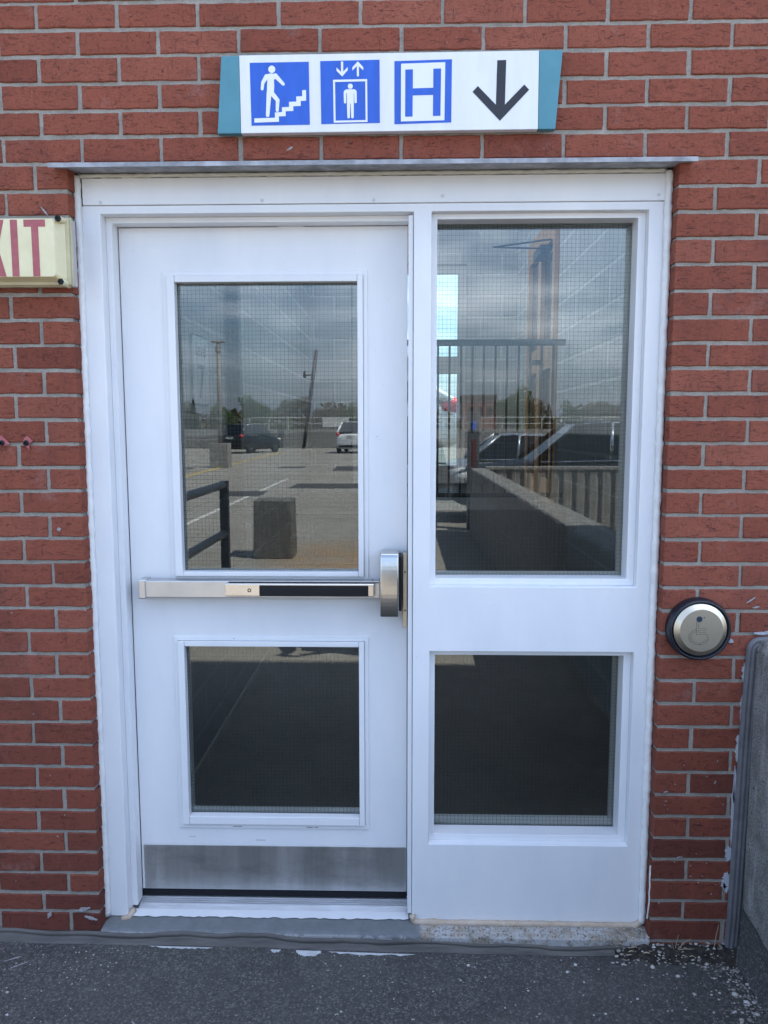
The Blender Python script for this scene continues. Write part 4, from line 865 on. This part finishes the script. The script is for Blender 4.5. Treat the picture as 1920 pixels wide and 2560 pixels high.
# ------------------------------------------------------------------ cars
def loft(mb, stations, closed=True):
    n = len(stations[0]); o = len(mb.v)
    for s_ in stations: mb.v += s_
    for i in range(len(stations)-1):
        for k in range(n): mb.f.append((o+i*n+k,o+i*n+(k+1)%n,o+(i+1)*n+(k+1)%n,o+(i+1)*n+k)); mb.a.append(0)
    mb.f += [list(range(o,o+n))[::-1], list(range(o+(len(stations)-1)*n,o+len(stations)*n))]; mb.a += [0,0]
def make_car(name, label, loc, rz, L, W, H, paint, style, group):
    t_ = thing(name, label, 'car', loc, rz, group); h = L/2; hw = W/2
    belt = .60*H+.02; hood = .60*H if style != 'sedan' else .58*H
    # side outline of the lower body: (x, bottom, top, half width)
    tail = belt+.02 if style != 'sedan' else belt
    st = [(-h,.42,belt*.80,hw*.80),(-h+.05,.30,belt*.95,hw*.90),(-h+.22,.26,tail,hw*.97),(-h*.5,.22,belt+.02,hw),(0,.21,belt,hw),(h*.42,.21,belt-.02,hw),(h*.62,.22,hood-.04,hw*.98),(h*.84,.24,hood-.13,hw*.94),(h-.12,.27,hood-.24,hw*.86),(h-.02,.34,hood-.33,hw*.74),(h,.42,hood-.40,hw*.70)]
    def sec(x,zb,zt,w):
        half = [(0,zb),(w*.80,zb),(w*.96,zb+.08),(w,zb+(zt-zb)*.42),(w*.985,zb+(zt-zb)*.72),(w*.93,zt-.05),(w*.84,zt-.005),(w*.4,zt+.02),(0,zt+.025)]
        return [(x,y,z) for y,z in half]+[(x,-y,z) for y,z in half[-2:0:-1]]
    b_ = MB(); loft(b_, [sec(*s_) for s_ in st]); bo_ = b_.build('body', paint, t_, smooth=True)
    m_ = bo_.modifiers.new('sub','SUBSURF'); m_.levels = m_.render_levels = 1
    if style == 'sedan': prof = [(h*.40,belt-.02),(h*.10,H-.02),(-h*.02,H),(-h*.36,H-.03),(-h*.66,belt+.01)]
    elif style == 'suv': prof = [(h*.46,belt-.02),(h*.16,H-.04),(-h*.05,H),(-h*.72,H-.05),(-h*.93,belt+.03)]
    else: prof = [(h*.46,belt-.02),(h*.14,H-.03),(-h*.05,H),(-h*.55,H-.06),(-h*.92,belt+.03)]
    def wy(z): return hw*(.90-.20*(z-belt)/(H-belt))
    gl = MB(); n = len(prof)
    gl.add([(x,wy(z),z-.012) for x,z in prof]+[(x,-wy(z),z-.012) for x,z in prof], [list(range(n))[::-1],list(range(n,2*n))]+[(i,(i+1)%n,(i+1)%n+n,i+n) for i in range(n)])
    gl.build('windows', M_DKGLASS, t_, bevel=.02)
    rf = MB(); tp = prof[1:-1]; e = .012
    rf.add([(x,wy(z)+e,z-.035) for x,z in tp]+[(x,wy(z)*.8,z+.008) for x,z in tp]+[(x,-wy(z)*.8,z+.008) for x,z in tp]+[(x,-wy(z)-e,z-.035) for x,z in tp],
           [(k*len(tp)+i,k*len(tp)+i+1,(k+1)*len(tp)+i+1,(k+1)*len(tp)+i) for k in range(3) for i in range(len(tp)-1)]); rf.build('roof', paint, t_, smooth=True)
    for s_ in (1,-1):
        def pil(a,b__,w,nm='pillar',m=paint):
            q = MB(); q.tube([(a[0],s_*(wy(a[1])+.008),a[1]),(b__[0],s_*(wy(b__[1])+.008),b__[1])], w, 6); q.build(nm, m, t_, smooth=True)
        pil(prof[0],prof[1],.035); pil(prof[-1],prof[-2],.05 if style=='sedan' else .075)
        mx_ = -h*.05; pil((mx_,belt),(mx_-.06,H-.03),.035,m=M_CHROME if paint is P_DARK else paint)
        if style != 'sedan': pil((-h*.45,belt),(-h*.47,H-.05),.035)
        q = MB(); q.tube([(prof[0][0]-.1,s_*hw*.955,belt-.01),(-h*.7,s_*hw*.955,belt+.02)], .013, 6); q.build('trim_strip', M_CHROME, t_, smooth=True)
        q = MB(); q.tube([(x,s_*(wy(z)+.015),z-.03) for x,z in tp], .013, 6); q.build('roof_trim', M_CHROME, t_, smooth=True)
        q = MB(); q.blob((h*.36,s_*(hw+.07),belt+.06),.10,(.7,1,.7),3,.02); q.build('side_mirror', paint, t_, smooth=True)
        q = MB(); q.blob((h-.24,s_*hw*.78,hood-.26),.23,(1.1,.62,.50),4,.03); hl = q.build('headlight', mat('headlamp_lens', (.55,.56,.56), .12), t_, smooth=True)
        q = MB(); q.blob((h-.33,s_*hw*.88,hood-.25),.07,(1.1,.45,.7),5,.02); q2 = q.build('turn_signal', mat('amber_lens', (.55,.20,.03), .2), hl, smooth=True)
        q = MB(); q.blob((-h+.16,s_*hw*.84,belt-.03),.25,(.85,.60,.50),6,.02); q.build('taillight', mat('red_lens', (.50,.02,.03), .2), t_, smooth=True)
        for xw in (h*.62,-h*.60):
            w_ = MB(); w_.lathe([(.20,-.11),(.30,-.11),(.335,-.08),(.335,.08),(.30,.11),(.20,.11)], (xw,s_*(hw-.10),.335), n=28); wo = w_.build('wheel', M_RUBBER, t_)
            q = MB(); q.lathe([(.03,-.112),(.215,-.105),(.215,.105),(.03,.112)], (xw,s_*(hw-.10),.335), n=20); q.build('rim', M_CHROME, wo)
            q = MB(); q.lathe([(.385,-.03),(.385,.055)], (xw,s_*(hw-.07),.36), n=28); q.build('wheel_arch', M_BLACK, t_)
    q = MB(); q.box(-h-.012,-h+.03,-.26,.26,belt-.22,belt-.09); q.build('number_plate', M_LINEW, t_)
    q = MB(); q.box(-h-.02,-h+.2,-hw*.78,hw*.78,.36,.52); q.build('bumper', M_BLACK, t_, bevel=.03); q = MB(); q.box(h-.2,h+.012,-hw*.66,hw*.66,.36,.50); q.build('bumper', M_BLACK, t_, bevel=.03)
    return t_
P_DARK = mat('paint_dark_blue', (.009,.010,.014), .38, .0, spec=.08); P_BLK = mat('paint_black', (.008,.008,.009), .35, .0); P_SIL = mat('paint_silver', (.42,.44,.46), .3, .7, coat=1.); P_WHT = mat('paint_white', (.70,.71,.72), .3, coat=1.)
make_car('parked_car', 'dark blue crossover parked behind the ribbed wall, mirrored in the sidelight', (4.05,-10.75,0), math.pi, 4.75, 1.85, 1.66, P_DARK, 'hatch', 'cars parked on the deck')
make_car('parked_car', 'silver saloon behind the dark blue crossover, mirrored in the sidelight', (3.2,-14.9,0), math.pi, 4.5, 1.8, 1.42, P_SIL, 'sedan', 'cars parked on the deck')
make_car('parked_car', 'black off-roader seen from behind near the far parapet, mirrored in the door glass', (-8.75,-46.2,0), R(-66), 4.5, 1.92, 1.80, P_BLK, 'suv', 'cars parked on the deck')
make_car('parked_car', 'white hatchback near the far parapet, mirrored at the door glass edge', (-2.05,-46.4,0), R(-85), 4.6, 2.0, 1.95, P_WHT, 'hatch', 'cars parked on the deck')
make_car('parked_car', 'white car with red tail lamp outside the far door of the stairwell', (-.55,9.9,LZ-.02), R(180), 4.6, 1.82, 1.50, P_WHT, 'hatch', 'cars parked on the deck')

# ------------------------------------------------------------------ mirrored deck furniture
cbk = thing('concrete_block', 'weathered square concrete bollard block standing on the deck', 'concrete block', (-.68,-6.75,0))
q = MB(); q.prism([(-.235,0),(.235,0),(.22,.70),(-.22,.70)], -.22, .22); q.build('block', M_BLOCKC, cbk, bevel=.015)
rl = thing('handrail', 'dark blue tubular handrail standing left of the doorway on the deck', 'railing', (-.72,-2.4,0))
for z_ in (1.05,.62,.25):
    q = MB(); q.tube([(0,-1.9,z_),(0,1.7,z_)], .034, 10); q.build('rail', M_DKMETAL, rl, smooth=True)
for y_ in (-1.9,-.1,1.7):
    q = MB(); q.box(-.036,.036,y_-.036,y_+.036,0,1.083); q.build('post', M_DKMETAL, rl, bevel=.004)
lp = thing('lamp_post', 'pale deck lamp post on a square concrete base', 'lamp post', (-6.35,-27.9,0))
q = MB(); q.box(-.36,.36,-.36,.36,0,.95); q.build('base', M_CONCL, lp, bevel=.02)
q = MB(); q.tube([(0,0,.95),(0,0,4.85)], [.10,.075], 12); q.build('pole', M_CONCL, lp, smooth=True)
q = MB(); q.lathe([(.05,4.4),(.11,4.5),(.10,4.68),(.05,4.85)], (0,0,0), axis='z', n=14); q.build('collar', M_CONC, lp)
q = MB(); q.box(-.26,.26,-.10,.10,4.86,4.94); q.build('lamp_head', M_CONC, lp, bevel=.03)
ep = thing('emergency_post', 'grey call post with blue lamp and red stripe at the end of the low wall', 'call post', (1.93,-9.3,0))
q = MB(); q.box(-.085,.085,-.085,.085,0,1.79); q.build('column', mat('post_grey', (.10,.11,.12), .5), ep, bevel=.008)
q = MB(); q.box(-.03,.03,.0855,.10,1.52,1.64); q.build('blue_lamp', mat('blue_lens', (.02,.12,.75), .25), ep, bevel=.004)
q = MB(); q.box(-.028,.028,.0855,.09,.75,1.38); q.build('red_stripe', mat('stripe_red', (.16,.025,.025), .5), ep)
lt = thing('leaning_post', 'dark steel post leaning to one side with a small bracket', 'post', (-6.6,-55.5,0))
q = MB(); q.tube([(0,0,0),(1.05,0,7.3)], .14, 10); q.build('shaft', M_DKMETAL, lt, smooth=True)
q = MB(); q.tube([(.79,0,5.5),(.2,0,5.44)], .06, 8); q.box(.05,.22,-.14,.14,5.25,5.75); q.build('bracket', M_DKMETAL, lt)
fw = thing('ribbed_wall', 'ribbed precast concrete wall at the end of the low wall', 'wall', (5,-9.05,0))
q = MB(); x = 2.09; pts = []
while x < 9.0: pts += [(x,-8.93),(x+.10,-8.93),(x+.125,-8.965),(x+.165,-8.965)]; x += .19
pts += [(9.0,-8.93),(9.0,-9.12),(2.09,-9.12)]; n = len(pts)
q.add([(a,b_,-.02) for a,b_ in pts]+[(a,b_,.93) for a,b_ in pts], [list(range(n))[::-1],list(range(n,2*n))]+[(i,(i+1)%n,(i+1)%n+n,i+n) for i in range(n)])
world_child(q.build('ribbed_panel', M_CONCL, None), fw)
q = MB(); q.box(2.085,9.01,-9.14,-8.915,.9305,.975); world_child(q.build('coping', M_CONCL, None, bevel=.006), fw)
pw = thing('parapet_wall', 'long concrete parapet with white rails on top along the far side of the deck', 'wall', (0,-57,0))
q = MB(); q.box(-60,45,-57.3,-57,-.02,1.45); world_child(q.build('parapet', M_CONCL, None), pw)
q = MB(); q.box(-11,45,-57.2,-57.14,2.32,2.38); q.box(-11,45,-57.2,-57.14,1.85,1.90)
for i in range(38): q.box(-11+i*1.5,-10.95+i*1.5,-57.19,-57.15,1.45,2.32)
world_child(q.build('top_rails', M_LINEW, None), pw)
q = MB(); q.box(-5.3,-3.3,-57.1,-57.05,1.62,2.36); tag(q.build('rail_panel', M_LINEW), 'plain white panel fixed to the parapet rails', 'panel', kind='thing')
q = MB(); q.box(-16.5,-11.5,-56.8,-56.2,0,.7); tag(q.build('deck_planter', M_CONC, bevel=.05), 'long low concrete planter against the far parapet', 'planter', kind='thing')
bb = thing('brick_building', 'small distant red brick building with dark flat roof', 'building', (20.5,-200,0))
q = MB(); q.box(-4.2,4.2,-5,5,0,8.2); q.build('wall', M_TOWER, bb)
q = MB(); q.box(-4.4,4.4,-5.2,5.2,8.2,9.8); q.build('roof', mat('dark_roof', (.09,.075,.065), .8), bb)
q = MB()
for i in range(3): q.box(-3+i*2.3,-1.6+i*2.3,5.0,5.04,4.5,6.8)
q.build('window', M_DKGLASS, bb)

# trees beyond the deck
def leaf_mat(nm, a, b_):
    t = NT(nm); tt = t.attr('tint'); return t.set(Base_Color=t.ramp(tt,[(0,a),(1,b_)]), Roughness=.7, Specular_IOR_Level=.2)
M_LEAF = leaf_mat('leaf_green', (.035,.065,.018), (.10,.15,.045)); M_LEAF2 = leaf_mat('leaf_olive', (.07,.065,.035), (.13,.115,.06)); M_NEED = leaf_mat('needle_green', (.012,.03,.014), (.035,.06,.03)); M_BARK = mat('bark', (.10,.08,.06), .9, var=.3, vscale=4)
def make_tree(name, label, loc, H, Wd, m, n, seed, group, conifer=False):
    rr = random.Random(seed); t_ = thing(name, label, 'tree', loc, 0, group)
    q = MB(); q.tube([(0,0,-.2),(.1,0,H*.35),(.05,.1,H*.8)], [.035*H*.6,.025*H*.6,.008*H], 8)
    if not conifer:
        for i in range(7):
            a = rr.uniform(0,6.28); q.tube([(.05,0,H*rr.uniform(.25,.5)),(Wd*.25*math.cos(a),Wd*.25*math.sin(a),H*.6),(Wd*.38*math.cos(a),Wd*.38*math.sin(a),H*rr.uniform(.7,.9))], [.012*H,.008*H,.003*H], 6)
    q.build('trunk', M_BARK, t_)
    c = MB(); cl = [(rr.uniform(-.34,.34)*Wd,rr.uniform(-.34,.34)*Wd,H*rr.uniform(.30,.86),rr.uniform(.10,.21)*Wd) for _ in range(16)]
    for i in range(n):
        if conifer:
            u = rr.random(); z = H*(.08+.92*u); rad = Wd*.5*(1-u)**.9*rr.random()**.4; a = rr.uniform(0,6.28); p = Vector((rad*math.cos(a),rad*math.sin(a),z-rad*.25)); tv = rr.random()
        else:
            cx_,cy_,cz_,cr_ = cl[i%16]; d = Vector((rr.gauss(0,1),rr.gauss(0,1),rr.gauss(0,1))).normalized()*cr_*rr.random()**.35
            p = Vector((cx_,cy_,cz_))+d; tv = min(1,max(0,(i%16)/16*.5+rr.random()*.5))
        s_ = H*rr.uniform(.018,.036); u_ = Vector((rr.gauss(0,1),rr.gauss(0,1),rr.gauss(0,.6))).normalized()*s_; w_ = u_.cross(Vector((rr.gauss(0,1),rr.gauss(0,1),rr.gauss(0,1)))).normalized()*s_*.6
        c.add([p-u_,p+w_,p+u_,p-w_],[(0,1,2,3)],tv)
    c.build('crown', m, t_, attr=True)
    return t_
def copy_tree(o, loc, rz, sc, label=None):
    c = o.copy(); COL.objects.link(c); c.location = loc; c.rotation_euler = (0,0,rz); c.scale = sc
    if label: c['label'] = label
    for ch in o.children:
        d = ch.copy(); COL.objects.link(d); d.parent = c
    return c
G = 'trees beyond the parapet'
t0 = make_tree('leafy_tree', 'round green tree beyond the middle of the parapet', (-34,-180,0), 9.2, 9.8, M_LEAF, 3600, 1, G)
t1 = make_tree('leafy_tree', 'thin brownish budding tree right of the round green tree', (-24.5,-182,0), 8.8, 9.0, M_LEAF2, 2400, 2, G)
t2 = make_tree('conifer_tree', 'small dark conifer left of the round green tree', (-48.2,-178,0), 8.2, 3.2, M_NEED, 2200, 3, G, True)
make_tree('leafy_tree', 'yellowish bush-like tree below the inner door frame reflection', (31,-176,0), 4.0, 8.5, M_LEAF2, 1600, 4, G)
for i,(x,y,s_,src,lab) in enumerate(((-43,-186,.8,t0,'green tree right of the dark conifer'),(-53,-186,.9,t1,'brown tree left of the dark conifer'),(-74,-185,1.15,t0,'tall green tree at the left end of the treeline'),(-66,-190,1.3,t1,'brownish tree beside the left end of the treeline'),(-58,-185,.95,t0,'green tree left of the dark conifer'),(-18,-185,.75,t1,'low brown tree behind the leaning post'),(-11,-180,.8,t0,'low green tree above the white hatchback'),(22.5,-150,1.,t0,'green tree right of the brick building'),(26.5,-158,.9,t1,'brown tree beside the brick building'),(40,-180,.82,t0,'green tree right of the yellowish bush'),(46,-178,.85,t1,'bare brown tree at the right of the sidelight'),(52,-182,.8,t1,'brown tree at the right end of the treeline'))):
    copy_tree(src, (x,y,0), i*1.3, (s_,s_,s_), lab)
copy_tree(t2, (29.5,-150,0), 1., (.85,.85,.75), 'small dark conifer above the yellowish bush')
wd = MB(); r4 = random.Random(9)
for i in range(15000):
    x = r4.uniform(-150,150); y = -240-r4.random()*60; z = 7.6*r4.random()**.8*(.8+.35*math.sin(x*.21)+.2*math.sin(x*.5)); s_ = r4.uniform(.6,1.2)
    u_ = Vector((r4.gauss(0,1),r4.gauss(0,1),r4.gauss(0,1))).normalized()*s_; w_ = u_.cross(Vector((r4.gauss(0,1),r4.gauss(0,1),r4.gauss(0,1)))).normalized()*s_*.7; p = Vector((x,y,z))
    wd.add([p-u_,p+w_,p+u_,p-w_],[(0,1,2,3)],r4.random())
tag(wd.build('distant_woods', M_LEAF2, attr=True), kind='stuff')

# ------------------------------------------------------------------ the photographer, mirrored beside the mullion
ps = thing('person', 'person in dark clothes standing before the door and holding up a phone', 'person', (.885,-2.62,0))
def skin_mesh(name, m, verts, edges, radii, parent, root=0, lev=2):
    me = bpy.data.meshes.new(name); me.from_pydata(verts, edges, []); me.materials.append(m)
    o = bpy.data.objects.new(name, me); COL.objects.link(o); o.parent = parent
    md = o.modifiers.new('skin','SKIN'); md.use_smooth_shade = True
    for v,r in zip(me.skin_vertices[0].data, radii): v.radius = (r,r) if not isinstance(r,tuple) else r
    me.skin_vertices[0].data[root].use_root = True
    sb = o.modifiers.new('sub','SUBSURF'); sb.levels = sb.render_levels = lev
    return o
M_SKIN = mat('skin', (.48,.30,.22), .55); M_CLOTH = mat('dark_cloth', (.012,.013,.018), .9, bump=.4, bscale=160); M_HAIR = mat('brown_hair', (.05,.03,.02), .6, bump=.5, bscale=200); M_JEAN = mat('denim', (.03,.04,.07), .9, bump=.3, bscale=200)
V = [(0,0,.94),(0,.005,1.10),(0,.0,1.28),(0,-.01,1.42),(0,.0,1.50),(0,.02,1.56),(0,.025,1.64),(0,.015,1.72),
     (.10,0,.90),(.115,.015,.50),(.12,-.02,.09),(.135,.14,.035),(-.10,0,.90),(-.115,.015,.50),(-.12,-.02,.09),(-.135,.14,.035),
     (.175,-.01,1.415),(.225,.04,1.13),(.12,.26,1.27),(-.175,-.01,1.415),(-.225,.04,1.13),(-.12,.26,1.27),(.085,.33,1.36),(-.085,.33,1.36)]
Ed = [(0,1),(1,2),(2,3),(3,4),(4,5),(5,6),(6,7),(0,8),(8,9),(9,10),(10,11),(0,12),(12,13),(13,14),(14,15),(3,16),(16,17),(17,18),(3,19),(19,20),(20,21),(18,22),(21,23)]
Rd = [.135,.125,.145,.12,.055,.075,.092,.07,.095,.062,.045,.038,.095,.062,.045,.038,.068,.050,.036,.068,.050,.036,.030,.030]
skin_mesh('body', M_SKIN, V, Ed, Rd, ps, 2)
jv = [(0,0,.88),(0,.005,1.08),(0,0,1.28),(0,-.01,1.42),(0,0,1.475),(.175,-.01,1.415),(.225,.04,1.13),(.13,.24,1.255),(-.175,-.01,1.415),(-.225,.04,1.13),(-.13,.24,1.255)]
skin_mesh('jacket', M_CLOTH, jv, [(0,1),(1,2),(2,3),(3,4),(3,5),(5,6),(6,7),(3,8),(8,9),(9,10)], [.17,.155,.165,.14,.068,.085,.066,.050,.085,.066,.050], ps, 2)
tv_ = [(0,0,.95),(.10,0,.88),(.115,.015,.50),(.12,-.015,.10),(-.10,0,.88),(-.115,.015,.50),(-.12,-.015,.10)]
skin_mesh('trousers', M_JEAN, tv_, [(0,1),(1,2),(2,3),(0,4),(4,5),(5,6)], [.14,.11,.078,.062,.11,.078,.062], ps)
for s_ in (1,-1):
    q = MB(); q.blob((s_*.132,.06,.045),.13,(.42,1.05,.36),8,.0); q.build('shoe', M_BLACK, ps, smooth=True)
hv = [(0,.005,1.755),(0,-.04,1.70),(0,-.055,1.63),(.06,-.02,1.70),(-.06,-.02,1.70)]
skin_mesh('hair', M_HAIR, hv, [(0,1),(1,2),(1,3),(1,4)], [.055,.075,.06,.04,.04], ps)
q = MB(); q.blob((0,.118,1.625),.020,(.8,1,1.3),2,.0); q.blob((.09,.02,1.635),.03,(.4,.8,1.2),2,0); q.blob((-.09,.02,1.635),.03,(.4,.8,1.2),2,0); q.build('nose_and_ears', M_SKIN, ps, smooth=True)
q = MB(); q.blob((.035,.098,1.655),.013,(1,.6,.7),2,0); q.blob((-.035,.098,1.655),.013,(1,.6,.7),2,0); q.build('eyes', M_INK, ps, smooth=True)
q = MB(); q.blob((0,.100,1.585),.02,(1.1,.5,.35),2,0); q.build('mouth', mat('lips', (.35,.14,.12), .5), ps, smooth=True)
for s_ in (1,-1):                                     # hands: palm, four fingers and a thumb closed on the phone
    w = Vector((s_*.085,.33,1.36)); hvv = [tuple(w),tuple(w+Vector((-s_*.012,.035,.045)))]; he = [(0,1)]; hr = [.026,.026]
    for f_ in range(4):
        bse = w+Vector((-s_*.004,.042+.004*f_,.030+.018*f_)); i0 = len(hvv); L_ = (.032,.036,.034,.027)[f_]
        hvv += [tuple(bse),tuple(bse+Vector((-s_*L_*.7,.012,.004))),tuple(bse+Vector((-s_*L_*1.4,.006,.006)))]; he += [(1,i0),(i0,i0+1),(i0+1,i0+2)]; hr += [.0095,.0085,.0075]
    bse = w+Vector((-s_*.018,.02,.04)); i0 = len(hvv); hvv += [tuple(bse),tuple(bse+Vector((-s_*.025,-.004,.028)))]; he += [(1,i0),(i0,i0+1)]; hr += [.011,.009]
    skin_mesh('hand', M_SKIN, hvv, he, hr, ps, 0, 1)
phn = MB(); phn.box(-.045,.075,-.004,.004,-.08,.075)
pho = phn.build('smartphone', M_BLACK, None, bevel=.004); pho.location = (.865,-2.215,1.475)
tag(pho, 'black phone held up in both hands of the person', 'phone', kind='thing')
